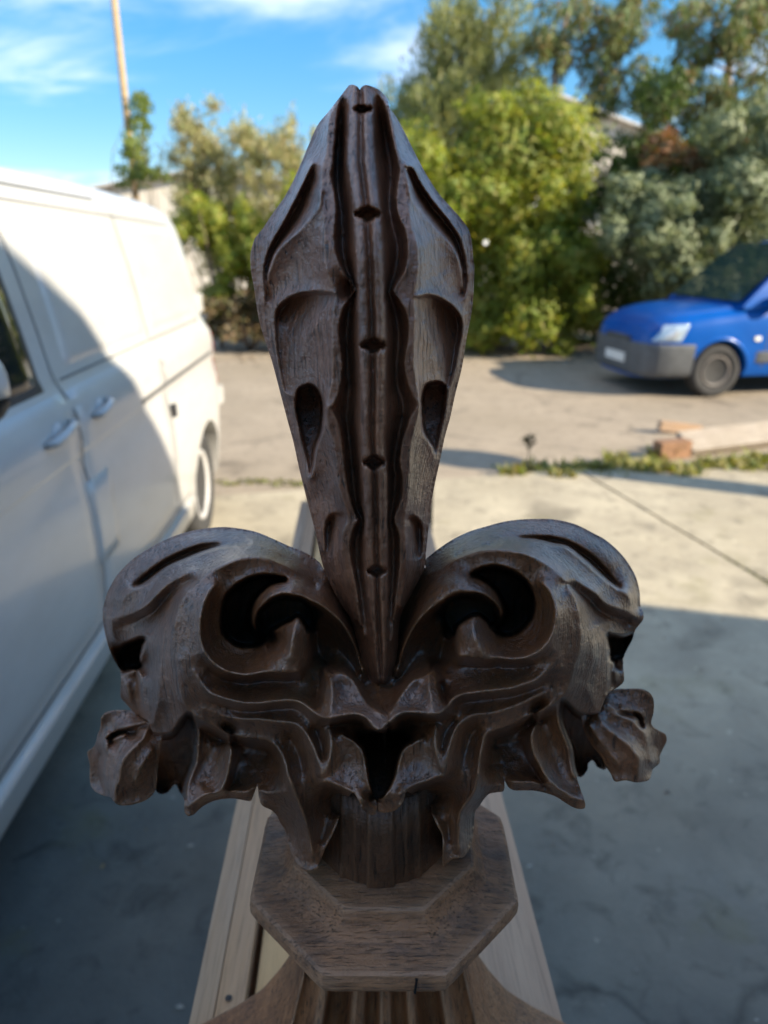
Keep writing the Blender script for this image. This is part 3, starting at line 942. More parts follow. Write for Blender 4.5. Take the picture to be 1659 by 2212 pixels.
bud.crest(edgepath(sc_l, [5, 8, 9, 8, 7, 7])); bud.crest(edgepath(sc_r, [5, 8, 9, 8, 7, 7]))
bud.crest(edgepath(cr_l, [4.5, 8, 9.5, 9, 8.5, 9])); bud.crest(edgepath(cr_r, [4.5, 8, 9.5, 9, 8.5, 9]))
# slits high on each side
bud.crest("1233,642,20 1217,674,17 1184,745,15 1146,821,13 1109,891,10 1071,956,7 1046,1022,5 1038,1087,4 1040,1150,4 1041,1195,4", drop=[6, 13, 13, 10, 4], off=-10)
bud.crest("1266,748,35 1261,805,33 1228,853,28 1179,908,22 1125,956,16 1087,994,12 1065,1049,9 1052,1097,7 1046,1168,5")
bud.crest("1233,655,16 1240,690,14 1205,760,6 1170,830,3 1128,900,1 1090,965,-1 1060,1030,-2 1045,1095,0")
bud.crest("1597,650,26 1624,658,20 1651,712,15 1689,772,12 1727,821,10 1770,875,8 1808,935,6 1825,989,5 1838,1060,4 1838,1141,4 1830,1184,5", drop=[4, 13, 14, 12, 4], off=10)
bud.crest("1599,680,27 1608,734,31 1618,783,30 1651,826,24 1694,875,19 1732,918,15 1770,956,11 1797,1000,9 1814,1054,7 1825,1114,5 1830,1184,5")
bud.crest("1606,668,14 1625,706,8 1655,762,2 1695,818,-2 1735,866,-4 1775,914,-5 1804,964,-5 1820,1020,-3 1831,1080,0")
# cusped hollows below
bud.crest("1081,1260,6 1086,1225,7 1098,1203,9 1136,1171,13 1184,1152,19 1244,1146,28 1300,1149,36 1322,1153,39", drop=[8, 16, 16, 12, 4], off=15)
bud.crest("1081,1260,6 1085,1330,6 1096,1420,6 1120,1540,6 1148,1560,8", drop=[4, 4, 2, 1], off=-9)
bud.crest("1280,1215,30 1240,1290,24 1206,1344,17 1175,1440,12 1166,1534,10")
bud.crest("1635,1165,39 1694,1158,29 1738,1174,20 1781,1203,13 1808,1236,9 1819,1268,7 1819,1317,6 1808,1371,6 1794,1450,6 1768,1540,6", drop=[4, 12, 16, 15, 8, 4, 1], off=15)
bud.crest("1660,1260,28 1690,1340,22 1715,1420,17 1725,1480,15")
# oval piercings
bud.hole("1165,1572,9 1172,1540,11 1190,1520,14 1222,1513,18 1246,1528,22 1262,1552,26 1271,1577,29 1274,1620,30 1271,1660,29 1266,1702,27 1244,1767,21 1233,1838,16 1220,1884,12 1209,1816,8 1190,1740,7 1176,1670,7 1165,1615,8", -8, slope=(0, 0.085))
bud.hole("1662,1540,27 1678,1512,24 1711,1502,18 1743,1508,12 1757,1529,9 1754,1588,7 1746,1643,6 1732,1708,5 1719,1773,5 1710,1808,8 1702,1762,13 1673,1713,21 1662,1680,24 1658,1615,27 1657,1572,28", -8, slope=(0, 0.085))
# lowest hollows
bud.crest("1276,2170,6 1277,2100,7 1284,2052,9 1298,2026,13 1322,2016,18 1350,2024,22", drop=[2, 7, 11, 10, 5], off=13)
bud.crest("1594,2079,25 1599,2040,23 1624,2028,17 1650,2044,11 1664,2079,6 1667,2144,5 1660,2200,6", drop=[5, 10, 11, 7, 2], off=13)
# nicks across the middle rib
for x, y, hw, hh in ((1427, 430, 44, 17), (1448, 842, 57, 30), (1469, 1360, 56, 28), (1473, 1820, 48, 30), (1483, 2248, 44, 24)):
    d = float(ds(y))
    bud.hole(np.array([[x - hw, y + 4, d - 2], [x - hw * .55, y - hh * .5, d - 1], [x, y - hh, d - 3], [x + hw * .55, y - hh * .5, d - 1],
                       [x + hw, y, d - 2], [x + hw * .5, y + hh * .5, d - 2], [x, y + hh * 1.1, d - 5], [x - hw * .5, y + hh * .5, d - 2]]), d - 13, slope=(0, 0.12), rim=False)
to_local(bud.build('bud', OAK_BUD, fin, bulge=12, bmax=60, rough=0.28, soften=3, gain=1.12))

# ---------------------------------------------------------------- left scroll leaf
top_l = P("1274,2240,-4 1256,2213,-10 1201,2175,-14 1138,2150,-18 1076,2122,-22 1013,2096,-25 950,2082,-28 878,2075,-30 802,2082,-31 739,2094,-31 675,2115,-31 616,2143,-31 557,2177,-30 507,2215,-29 464,2261,-28 435,2307,-27 420,2341,-26 405,2396,-25 405,2442,-24 416,2506,-23 435,2569,-22 456,2611,-22 471,2637,-21 476,2664,-8 475,2743,-8 494,2768,-8 524,2802,-8 553,2823,-8 581,2838,4 595,2869,9 604,2891,11")
bot_l = P("600,3000,-30 614,3114,-30 638,3127,-30 663,3118,-30 690,3089,-30 705,3115,-30 722,3140,-28 726,3156,28 726,3194,30 739,3213,31 760,3209,30 777,3194,28 806,3171,26 849,3152,25 912,3144,24 975,3154,25 989,3153,25 1001,3123,25 1014,3094,23 1018,3132,27 1031,3170,29 1069,3191,27 1090,3212,22 1103,3241,18 1119,3263,18 1130,3296,20 1142,3345,24 1161,3388,28 1186,3417,32 1220,3430,36 1250,3421,36 1258,3400,34 1279,3345,33 1296,3312,32 1321,3261,31 1338,3215,29")
lip_l = P("1385,3123,50 1411,3149,52 1428,3187,54 1453,3204,55 1474,3208,55 1482,3191,54")
seam_l = P("1490,3150,30 1516,3050,10 1520,2900,14 1526,2853,54 1531,2819,50 1508,2790,38 1498,2750,26 1492,2715,20")
in_l = P("1478,2650,2 1462,2500,-8 1435,2380,-12 1390,2290,-12 1335,2235,-10")
sl = Relief(np.vstack([top_l, bot_l, lip_l, seam_l, in_l]), hollow=0.028)
sl.put(lin(top_l)); sl.put(lin(bot_l)); sl.put(lin(seam_l)); sl.put(lin(in_l))
# cavities
sl.hole("606,2897,11 640,2897,15 680,2888,19 722,2829,27 747,2808,31 766,2848,27 774,2886,23 770,2945,20 764,3000,20 747,3042,22 730,3093,25 725,3140,27 718,3132,-30 700,3110,-30 690,3089,-30 663,3118,-30 638,3127,-30 614,3114,-30 600,3000,-30", -62, rim=False)
sl.crest("604,2891,11 640,2895,15 680,2886,19 722,2827,27 747,2806,31")
sl.crest("756,2815,31 768,2848,27 776,2886,23 772,2945,20 766,3000,20 749,3042,22 732,3093,25 727,3150,28")
sl.hole("487,2545,-20 530,2524,-10 575,2508,0 563,2540,4 553,2590,4 550,2636,5 520,2632,-12 485,2630,-18", -58, rim=False)
# front arris of the roll
arr_l = P("1243,2310,4 1222,2289,6 1180,2260,9 1138,2236,12 1076,2210,15 1013,2196,18 950,2200,21 895,2219,23 844,2244,22 802,2274,23 760,2312,24.5 726,2345,26 701,2400,27 686,2455,28 680,2506,29 682,2556,30 690,2607,31 701,2662,32 708,2705,32 722,2755,32 756,2815,32")
sl.crest(arr_l)
sl.crest("756,2815,33 828,2853,32 891,2882,31 954,2903,31 1018,2912,31 1069,2925,32 1103,2963,34 1124,3009,37", drop=[12, 22, 25, 25, 22, 16], off=34)
sl.crest("1124,3009,37 1132,3051,39 1153,3102,40 1180,3170,39 1203,3231,38 1220,3303,37 1232,3370,38")
# back rim, slit and middle band
sl.crest("980,2140,-10 907,2143,-13 844,2136,-15 781,2145,-17 718,2168,-18 654,2198,-19 608,2231,-19 570,2261,-19 545,2286,-19 530,2312,-18")
sl.crest("905,2148,-9 845,2150,-20 781,2166,-27 718,2193,-28 654,2222,-28 608,2254,-28 572,2283,-26 545,2306,-20")
sl.crest("1130,2200,0 1050,2162,1 980,2146,1 929,2149,0 865,2158,0 802,2177,-1 739,2201,-2 675,2228,-3 616,2269,-4 570,2303,-4 540,2314,-4 512,2332,-5 490,2354,-6 478,2395,-8 469,2430,-8")
sl.crest("760,2246,12 700,2275,10 655,2305,9 616,2345,9 583,2383,7 536,2409,2 500,2424,-4 469,2430,-8", drop=[0, 1, 6, 12, 10, 5], off=-34)
sl.crest("481,2535,-14 530,2518,-6 583,2493,4")
sl.crest("430,2400,-22 437,2430,-12 440,2470,-12 447,2510,-14 478,2540,-15")
sl.crest("480,2652,-10 515,2643,-5 548,2630,2"); sl.crest("500,2690,-4 515,2760,-5 540,2810,-7")
# outer tongue
sl.crest("583,2497,8 561,2540,6 551,2590,6 549,2641,7 553,2696,8 562,2764,9 579,2819,10 595,2861,11", drop=[3, 18, 16, 14, 14, 10], off=10)
sl.crest("648,2470,20 640,2560,22 629,2671,21 621,2772,19 602,2850,14")
# inner ring arris with its undercut
sl.crest("848,2299,27 815,2345,32 796,2400,35.5 787,2455,38 787,2506,39 798,2548,40")
sl.crest("798,2548,40 819,2586,41 848,2616,41.5 886,2641,42 929,2653,42 971,2658,42 1032,2648,42.5 1076,2646,44 1120,2648,46 1180,2644,45", drop=[1, 8, 15, 18, 19, 18], off=34)
# lip of the second hollow, then the third arris
sl.crest("730,2560,35 745,2610,36 760,2641,37 794,2690,39 828,2730,41 870,2747,42 933,2764,43 996,2772,43 1090,2762,43 1153,2758,43 1187,2769,44 1217,2790,46 1246,2815,48 1267,2828,50", drop=[0, 1, 4, 9, 13, 15, 16, 15, 14, 12], off=30)
sl.crest("800,2790,33 900,2826,33 1027,2832,34 1090,2840,35 1162,2849,36 1204,2887,38 1229,2929,41 1246,2971,44 1259,3014,46 1267,3056,48")
sl.crest("1130,2900,27 1165,2940,27 1185,3000,29 1195,3060,34")
sl.crest("1240,2868,30 1262,2930,35 1270,2980,39")
# eye and curl
sl.hole("1125,2277,15 1074,2266,18 1019,2266,20 969,2281,22 922,2310,22 893,2344,21 876,2386,20 872,2437,20 876,2483,20 897,2517,20 935,2542,20 977,2549,20 1019,2542,20 1045,2528,21 1036,2505,12 1011,2490,13 994,2471,16 986,2437,18 990,2399,19 1007,2357,20 1036,2323,20 1074,2298,19 1129,2285,16", -46)
sl.hole("1018,2494,13 1010,2441,25 1021,2407,26 1047,2382,27 1076,2357,28 1116,2346,28 1159,2350,28 1201,2362,27 1240,2400,14 1236,2450,8 1222,2478,8 1209,2488,12 1192,2454,20 1171,2429,22 1150,2443,22 1112,2460,22 1074,2486,22 1049,2524,20", -26, rim=False)
sl.crest("1011,2488,15 1007,2441,25 1019,2407,26 1045,2382,27 1074,2357,28 1116,2344,28 1159,2348,28 1201,2359,27 1256,2382,26 1298,2412,25 1340,2450,24 1370,2492,23 1395,2538,21 1416,2589,19 1429,2648,17", drop=[5, 10, 8, 7, 9, 10, 10, 9, 5], off=9)
sl.crest("1250,2430,6 1246,2500,-2 1256,2570,-2 1290,2615,6")
sl.crest("1340,2560,4 1380,2620,8 1410,2670,10 1440,2705,12")
sl.crest("1280,2275,0 1325,2350,0 1372,2432,0 1403,2520,2 1425,2620,6")
# ball at the end of the outer channel
sl.crest("1074,2488,26 1112,2462,30 1150,2445,34 1171,2431,37 1192,2454,37 1209,2488,36 1216,2542,35 1217,2593,35 1201,2631,38 1180,2644,41", drop=[12, 20, 26, 10, 22, 26, 26, 20, 8], off=-9)
sl.dome("848,2299,0 796,2400,0 787,2506,0 848,2616,0 971,2656,0 1060,2640,0 1040,2545,0 930,2540,0 872,2440,0 900,2340,0 1000,2270,0 940,2260,0", 0.06)
sl.dome("1076,2212,0 895,2221,0 760,2314,0 688,2455,0 690,2607,0 735,2580,0 787,2506,0 796,2400,0 848,2299,0 960,2255,0 1120,2262,0", 0.02)
sl.dome("929,2152,0 739,2205,0 570,2306,0 616,2345,0 700,2276,0 844,2240,0 1013,2192,0 1100,2190,0", 0.06)
sl.dome("776,2886,0 730,3093,0 740,3175,0 849,3122,0 903,3021,0 903,2920,0 862,2885,0", 0.06)
sl.dome("1045,2530,0 1080,2480,0 1160,2430,0 1212,2490,0 1218,2595,0 1180,2648,0 1060,2640,0", -0.03)
sl.crest("1171,2431,37 1156,2488,43 1148,2530,45 1142,2590,46"); sl.crest("1041,2540,24 1052,2590,35 1062,2636,43"); sl.crest("1062,2605,39 1100,2596,43 1142,2590,46 1180,2594,43 1212,2592,38")
sl.dome("1130,2285,0 1040,2325,0 992,2400,0 990,2440,0 1012,2410,0 1080,2352,0 1160,2345,0 1260,2380,0 1345,2450,0 1400,2540,0 1380,2440,0 1280,2310,0", -0.10)
sl.dome("1250,2215,0 1076,2125,0 880,2078,0 740,2097,0 560,2180,0 440,2310,0 425,2390,0 530,2312,0 610,2230,0 720,2166,0 840,2134,0 980,2138,0 1130,2185,0", -0.05)
# leaf over the middle
sl.crest("1262,2640,18 1258,2700,25 1250,2772,37")
sl.crest("1277,2638,34 1279,2700,41 1273,2775,46 1267,2828,50")
sl.crest("1277,2638,34 1294,2648,36 1328,2646,37 1361,2656,38 1391,2678,39 1412,2711,41 1433,2749,43 1458,2779,46 1496,2804,49 1529,2819,50", drop=[14, 20, 22, 22, 20, 14, 6], off=-22)
sl.crest("1267,2828,50 1301,2830,54 1343,2821,53 1398,2813,52 1440,2828,53 1466,2862,55 1487,2881,56 1504,2878,56 1524,2853,54", drop=[14, 22, 26, 26, 28, 30, 26], off=30)
sl.crest("1300,2655,38 1306,2700,44 1306,2760,49 1301,2828,54")
sl.crest("1345,2690,38 1372,2740,42 1390,2780,46")
sl.crest("1296,2866,40 1305,2921,44 1301,2971,46 1282,3043,47.5")
sl.hole("1400,2905,34 1432,2940,36 1440,2962,40 1448,3014,44 1460,3085,48 1478,3145,50 1500,3130,0 1506,2890,0 1450,2885,30", -22, rim=False)
sl.crest("1343,2891,41 1398,2917,42 1428,2945,43.5 1438,2975,45 1448,3014,46 1460,3085,49 1482,3149,52")
sl.crest("1259,3085,46 1292,3081,48 1343,3102,49 1385,3123,50 1411,3149,52 1428,3187,54", drop=[14, 26, 34, 36, 34], off=26)
sl.crest("1360,3000,42 1385,3070,46 1430,3150,53")
sl.crest("1270,3150,22 1320,3150,14 1340,3190,12")
sl.crest("1280,3240,26 1262,3310,29")
# hanging fringe
sl.crest("862,2885,22 903,2920,25 910,2971,28 903,3021,29 891,3072,30 868,3116,31", drop=[5, 12, 16, 14, 5], off=-28)
sl.crest("828,2925,14 822,2990,15 812,3060,20 790,3110,27")
sl.crest("742,3175,31 775,3150,31 810,3128,31 849,3122,30 912,3116,28 972,3119,28 1000,3100,26")
sl.crest("950,2965,7 1010,2968,8 1060,2975,9"); sl.crest("980,3030,15 1040,3036,17 1085,3044,20")
sl.crest("1020,3110,27 1060,3120,29 1120,3118,34")
to_local(sl.build('scroll_leaf', OAK_DARK, fin, bulge=12, bmax=40, rough=0.3, seed=1.3, gain=1.45, soften=5))

# ---------------------------------------------------------------- right scroll leaf
top_r = P("1676,2236,-4 1674,2207,-8 1706,2177,-12 1748,2146,-16 1790,2120,-19 1853,2091,-23 1917,2072,-26 1980,2055,-28 2043,2046,-30 2106,2043,-31 2170,2044,-31 2225,2053,-31 2275,2068,-31 2338,2100,-30 2380,2123,-30 2422,2157,-29 2456,2193,-29 2485,2235,-28 2506,2277,-27 2519,2332,-26 2522,2387,-22 2533,2412,-14 2533,2438,-12 2515,2463,-12 2502,2480,-12 2490,2518,-16 2468,2560,-16 2456,2590,-14 2454,2628,-10 2458,2661,-8 2454,2687,-8 2430,2708,-8 2397,2729,0 2390,2737,9 2380,2758,10 2367,2792,11 2363,2807,12")
bot_r = P("2375,2900,-30 2388,3026,-30 2354,3022,-30 2335,2995,-30 2317,3007,-30 2314,3030,-30 2291,3060,-30 2272,3060,-28 2287,3111,27 2302,3153,30 2302,3182,31 2270,3184,30 2232,3165,28 2190,3138,26 2148,3123,25 2097,3113,24 2034,3113,25 2015,3109,26 1999,3096,25 1987,3075,23 1984,3113,27 1956,3120,27 1927,3126,26 1906,3147,22 1889,3172,18 1872,3198,17 1866,3253,19 1861,3303,23 1851,3341,28 1826,3375,33 1809,3379,36 1780,3384,35 1745,3412,32 1743,3350,33 1741,3291,32 1720,3248,31 1703,3210,29 1690,3170,20")
lip_r = P("1603,3118,50 1590,3149,52 1573,3178,53 1543,3197,55 1510,3201,55 1491,3191,54")
seam_r = P("1490,3150,30 1490,3050,10 1490,2900,14 1522,2853,54 1528,2819,50 1502,2790,38 1490,2750,26 1486,2715,20")
in_r = P("1508,2650,2 1520,2500,-8 1545,2380,-12 1580,2290,-12 1630,2225,-10")
sr = Relief(np.vstack([top_r, bot_r, lip_r, seam_r, in_r]), hollow=0.028)
sr.put(lin(top_r)); sr.put(lin(bot_r)); sr.put(lin(seam_r)); sr.put(lin(in_r))
sr.hole("2360,2813,12 2338,2817,14 2295,2817,16 2264,2800,20 2236,2770,26 2213,2760,30 2204,2811,27 2212,2857,25 2232,2908,22 2251,2959,21 2255,3001,22 2270,3055,25 2291,3060,-30 2314,3030,-30 2317,3007,-30 2335,2995,-30 2354,3022,-30 2388,3026,-30 2375,2900,-30", -62, rim=False)
sr.crest("2363,2807,12 2338,2815,14 2295,2815,17 2264,2798,21 2236,2766,27 2213,2752,31")
sr.crest("2211,2756,31 2203,2811,27 2211,2857,25 2232,2908,22 2251,2959,21 2255,3001,22 2270,3060,25 2287,3111,28")
sr.hole("2386,2495,2 2420,2506,-10 2458,2512,-18 2490,2500,-20 2464,2560,-20 2452,2600,-20 2402,2602,0 2397,2545,2", -58, rim=False)
sr.crest("1684,2266,4 1748,2232,9 1811,2196,13 1874,2173,16 1938,2162,19 2001,2167,21 2064,2179,23 2127,2207,22 2182,2245,23 2225,2287,25 2258,2342,26.5 2279,2401,27.5 2286,2456,28.5 2288,2515,29.5 2280,2570,30.5 2262,2625,31.5 2243,2690,32 2230,2725,32 2205,2750,32 2169,2777,32")
sr.crest("2169,2777,33 2084,2819,32 2033,2845,31 1970,2870,32 1927,2883,33 1910,2895,34 1904,2925,35 1894,2963,37", drop=[12, 22, 25, 25, 22, 18, 14], off=-34)
sr.crest("1894,2963,37 1887,3022,39 1879,3073,40 1868,3120,40 1840,3160,39 1812,3200,38 1806,3282,37 1808,3350,37")
sr.crest("1900,2148,-4 1960,2130,-10 2000,2117,-13 2063,2111,-15 2127,2109,-16 2177,2113,-17 2232,2128,-18 2287,2153,-19 2329,2182,-19 2371,2220,-19 2405,2263,-19 2441,2314,-18")
sr.crest("2010,2121,-11 2063,2119,-20 2127,2121,-27 2177,2131,-28 2232,2142,-28 2287,2178,-28 2329,2208,-28 2366,2244,-27 2403,2283,-26 2436,2314,-20")
sr.crest("1800,2190,3 1874,2156,2 1984,2126,1 2063,2126,0 2127,2131,0 2177,2144,-1 2232,2156,-2 2287,2198,-3 2321,2228,-3 2359,2262,-4 2401,2296,-4 2443,2321,-4 2477,2349,-5 2484,2395,-7 2508,2432,-10")
sr.crest("2240,2262,10 2300,2305,10 2350,2341,9 2380,2374,6 2422,2395,2 2464,2408,-3 2506,2433,-10", drop=[0, 1, 6, 12, 10, 5], off=34)
sr.crest("2380,2484,4 2420,2500,-4 2464,2503,-10 2500,2482,-13")
sr.crest("2398,2600,-2 2420,2604,-6 2450,2600,-12"); sr.crest("2420,2640,-4 2425,2690,-5")
sr.crest("2352,2460,12 2384,2492,8 2395,2543,7 2399,2606,7 2397,2657,8 2392,2712,9 2382,2758,10", drop=[1, 16, 18, 15, 14, 10], off=-10)
sr.crest("2330,2480,20 2338,2577,22 2316,2636,22 2306,2682,21 2326,2745,18 2345,2795,14")
# rings
sr.crest("2130,2290,27 2165,2325,32 2184,2375,35.5 2189,2422,38 2182,2477,39 2161,2523,40")
sr.crest("2161,2523,40 2127,2561,41 2077,2587,41.5 2022,2595,42 1959,2590,43 1916,2595,45 1874,2591,45 1807,2582,43", drop=[1, 8, 15, 18, 19, 18], off=-34)
sr.crest("2200,2590,35 2148,2644,37 2105,2682,39 2063,2695,41 2012,2712,42 1940,2720,43 1885,2727,43 1830,2733,43 1801,2743,44 1771,2765,46 1750,2796,50", drop=[0, 4, 9, 13, 15, 16, 15, 14, 12], off=-30)
sr.crest("2150,2725,34 2075,2760,34 2012,2786,34 1940,2807,35 1864,2815,36 1822,2840,37 1797,2862,38 1780,2904,40 1767,2950,43 1759,2988,45 1752,3040,48")
sr.crest("1880,2868,27 1850,2900,27 1832,2960,29 1820,3020,33")
sr.crest("1790,2840,31 1752,2890,35 1738,2950,39")
# eye, curl
sr.hole("1856,2260,15 1895,2238,18 1950,2230,20 2001,2241,22 2043,2262,22 2077,2295,21 2098,2338,20 2104,2380,20 2094,2430,20 2068,2468,20 2035,2494,20 1997,2506,20 1963,2500,20 1942,2480,20 1960,2455,12 1975,2443,14 1984,2414,17 1980,2388,18 1963,2346,19 1933,2308,20 1895,2283,19 1860,2268,16", -46)
sr.hole("1966,2445,13 1962,2401,25 1937,2373,27 1903,2350,28 1862,2341,28 1811,2343,28 1769,2358,27 1740,2400,12 1745,2450,6 1790,2500,8 1805,2464,20 1834,2443,22 1868,2426,22 1887,2428,22 1912,2445,22 1936,2475,20", -26, rim=False)
sr.crest("1973,2443,15 1971,2428,21 1963,2401,25 1938,2371,27 1904,2348,28 1862,2338,28 1811,2340,28 1769,2354,27 1727,2378,26 1684,2409,25 1651,2443,24 1625,2481,22 1604,2519,21 1580,2580,19 1562,2648,17", drop=[4, 9, 9, 8, 9, 10, 10, 9, 5], off=-9)
sr.crest("1735,2440,4 1745,2520,-2 1735,2590,-2 1700,2625,6")
sr.crest("1650,2560,4 1612,2620,8 1580,2670,10 1545,2705,12")
sr.crest("1670,2275,0 1635,2350,0 1600,2432,0 1578,2520,2 1562,2620,6")
# ball
sr.crest("1938,2477,25 1912,2447,29 1887,2430,34 1868,2426,36 1836,2443,37 1807,2464,36 1796,2506,35 1798,2549,37 1807,2582,43", drop=[10, 20, 26, 12, 20, 26, 26, 16], off=9)
sr.dome("2130,2290,0 2184,2375,0 2182,2477,0 2127,2561,0 2022,2593,0 1935,2588,0 1950,2500,0 2040,2490,0 2100,2400,0 2070,2290,0 1980,2236,0 2060,2240,0", 0.06)
sr.dome("1811,2198,0 2001,2169,0 2182,2247,0 2279,2401,0 2280,2570,0 2205,2745,0 2205,2620,0 2161,2523,0 2189,2422,0 2130,2290,0 1990,2228,0 1850,2250,0", 0.02)
sr.dome("1984,2130,0 2177,2148,0 2321,2232,0 2440,2324,0 2380,2374,0 2300,2305,0 2182,2240,0 2064,2176,0 1940,2158,0", 0.06)
sr.dome("2203,2811,0 2232,2908,0 2255,3001,0 2300,3150,0 2205,3108,0 2122,3009,0 2092,2890,0 2118,2836,0", 0.06)
sr.dome("1940,2480,0 1905,2440,0 1868,2424,0 1806,2464,0 1795,2510,0 1808,2586,0 1870,2594,0 1928,2590,0", -0.03)
sr.crest("1862,2428,36 1864,2468,42 1870,2510,45 1884,2545,46 1900,2580,46"); sr.crest("1945,2485,27 1940,2535,36 1930,2585,43"); sr.crest("1800,2550,38 1840,2548,43 1884,2545,46")
sr.dome("1856,2264,0 1935,2308,0 1983,2390,0 1980,2430,0 1960,2396,0 1904,2346,0 1811,2338,0 1727,2376,0 1650,2442,0 1595,2540,0 1620,2440,0 1700,2310,0", -0.10)
sr.dome("1706,2180,0 1853,2094,0 1980,2058,0 2106,2046,0 2275,2070,0 2420,2160,0 2515,2330,0 2441,2312,0 2371,2218,0 2287,2151,0 2177,2111,0 2063,2109,0 1900,2146,0 1760,2190,0", -0.05)
# leaf over the middle
sr.crest("1734,2690,24 1742,2727,28 1758,2765,38")
sr.crest("1712,2638,34 1720,2684,40 1728,2727,44 1740,2769,47 1750,2796,50")
sr.crest("1712,2638,34 1695,2646,36 1662,2663,37 1628,2676,39 1600,2705,41 1569,2752,45 1543,2794,49 1527,2809,50", drop=[14, 20, 22, 20, 15, 7], off=22)
sr.crest("1750,2798,50 1729,2811,53 1695,2815,53 1636,2807,52 1586,2809,52 1560,2824,53 1539,2845,54 1526,2848,54", drop=[14, 22, 26, 26, 28, 26], off=-30)
sr.crest("1690,2655,38 1688,2700,44 1700,2760,49 1705,2812,53")
sr.crest("1650,2700,38 1620,2750,43 1605,2785,47")
sr.crest("1715,2850,39 1712,2900,43 1720,2960,45.5 1742,3030,47.5")
sr.hole("1592,2925,34 1577,2960,40 1560,3005,44 1548,3056,47 1527,3102,50 1503,3140,50 1490,3130,0 1496,2890,0 1550,2890,30 1610,2905,34", -22, rim=False)
sr.crest("1662,2908,41 1619,2925,42 1582,2950,43.5 1563,3000,45 1551,3050,46.5 1530,3100,49 1506,3132,52 1489,3146,53")
sr.crest("1750,3056,48 1721,3062,48 1687,3077,48 1636,3094,49 1603,3115,50 1590,3149,52 1573,3178,53", drop=[14, 26, 34, 36, 34], off=-26)
sr.crest("1650,3000,42 1610,3060,46 1570,3130,53")
sr.crest("1770,3130,22 1720,3130,14 1695,3160,12")
sr.crest("1765,3240,26 1772,3310,29")
# fringe
sr.crest("2169,2781,30 2118,2836,25 2092,2890,26 2097,2959,28 2122,3009,29 2148,3056,30 2185,3092,31", drop=[5, 12, 16, 14, 5], off=28)
sr.crest("2165,2880,16 2180,2960,16 2205,3040,20 2240,3110,27")
sr.crest("2290,3150,31 2250,3138,31 2205,3108,31 2150,3088,30 2097,3080,28 2034,3080,28 2000,3072,26")
sr.crest("1940,2940,9 1990,2930,8 2050,2920,7"); sr.crest("1925,3010,18 1980,3004,16 2040,2996,15")
sr.crest("1985,3086,27 1945,3092,29 1895,3092,35")
to_local(sr.build('scroll_leaf', OAK_DARK, fin, bulge=12, bmax=40, rough=0.3, seed=4.1, gain=1.45, soften=5))

# ---------------------------------------------------------------- side leaves
ol = P("397,2827,-6 414,2806,-8 456,2796,-9 519,2798,-9 545,2806,-9 600,2830,-8 645,2870,0 638,2905,3 633,2945,4 625,3000,5 621,3051,6 612,3110,7 591,3139,8 562,3156,10 519,3169,12 469,3171,14 448,3156,13 435,3139,9 414,3135,2 376,3118,-4 359,3097,-7 353,3064,-9 353,3013,-10 344,2962,-11 368,2941,-11 380,2912,-11 384,2891,-10 395,2869,-8")
lf = Relief(ol, hollow=0.028)
lf.put(lin(np.vstack([ol, ol[:1]])))
lf.crest("600,2850,-4 560,2862,-3 519,2872,-4 456,2878,-5 435,2893,-5 424,2916,-5")
lf.crest("545,2872,-6 519,2880,-14 475,2888,-18 446,2902,-18 430,2924,-12")
lf.crest("600,2858,-1 524,2878,2 481,2891,3 448,2907,3 420,2930,3 418,2979,3 410,3030,4 422,3093,7 437,3142,10", drop=[0, 1, 4, 11, 13, 9], off=20)
lf.crest("591,2848,2 553,2916,8 511,2958,12 477,3009,14 469,3072,15 452,3106,15 455,3150,15")
lf.crest("560,2900,4 500,2930,5 450,2975,6 440,3040,8")
lf.crest("600,2950,8 560,3010,12 530,3080,14")
to_local(lf.build('side_leaf', OAK_DARK, fin, bulge=14, bmax=40, rough=0.3, seed=2.2, gain=1.45, soften=5))
orr = P("2345,2800,0 2385,2735,-8 2426,2714,-9 2464,2712,-9 2523,2712,-9 2557,2727,-8 2574,2756,-8 2574,2803,-8 2565,2849,-9 2591,2874,-11 2620,2891,-12 2625,2917,-12 2612,2946,-11 2599,2976,-10 2597,3005,-8 2570,3030,-4 2565,3050,2 2553,3073,8 2506,3081,13 2464,3073,14 2422,3077,12 2405,3047,10 2388,3022,9 2367,2980,7 2333,2938,5 2304,2887,4 2291,2819,2")
rf = Relief(orr, hollow=0.028)
rf.put(lin(np.vstack([orr, orr[:1]])))
rf.crest("2390,2760,-4 2447,2801,-4 2485,2801,-4 2519,2809,-4 2534,2834,-5 2536,2858,-5")
rf.crest("2450,2812,-6 2485,2812,-14 2510,2822,-18 2524,2842,-16 2530,2862,-10")
rf.crest("2370,2775,1 2422,2811,3 2464,2821,3 2498,2845,3 2532,2878,3 2549,2908,3 2557,2959,4 2568,3005,5", drop=[0, 1, 4, 8, 12, 9], off=-20)
rf.crest("2350,2805,3 2371,2849,8 2405,2879,11 2456,2917,13 2494,2955,14 2515,2988,15 2514,3030,15 2511,3077,13")
rf.crest("2400,2840,3 2460,2880,5 2510,2925,6 2535,2980,8")
rf.crest("2320,2850,8 2370,2930,11 2440,3010,14")
to_local(rf.build('side_leaf', OAK_DARK, fin, bulge=14, bmax=40, rough=0.3, seed=3.7, gain=1.45, soften=5))

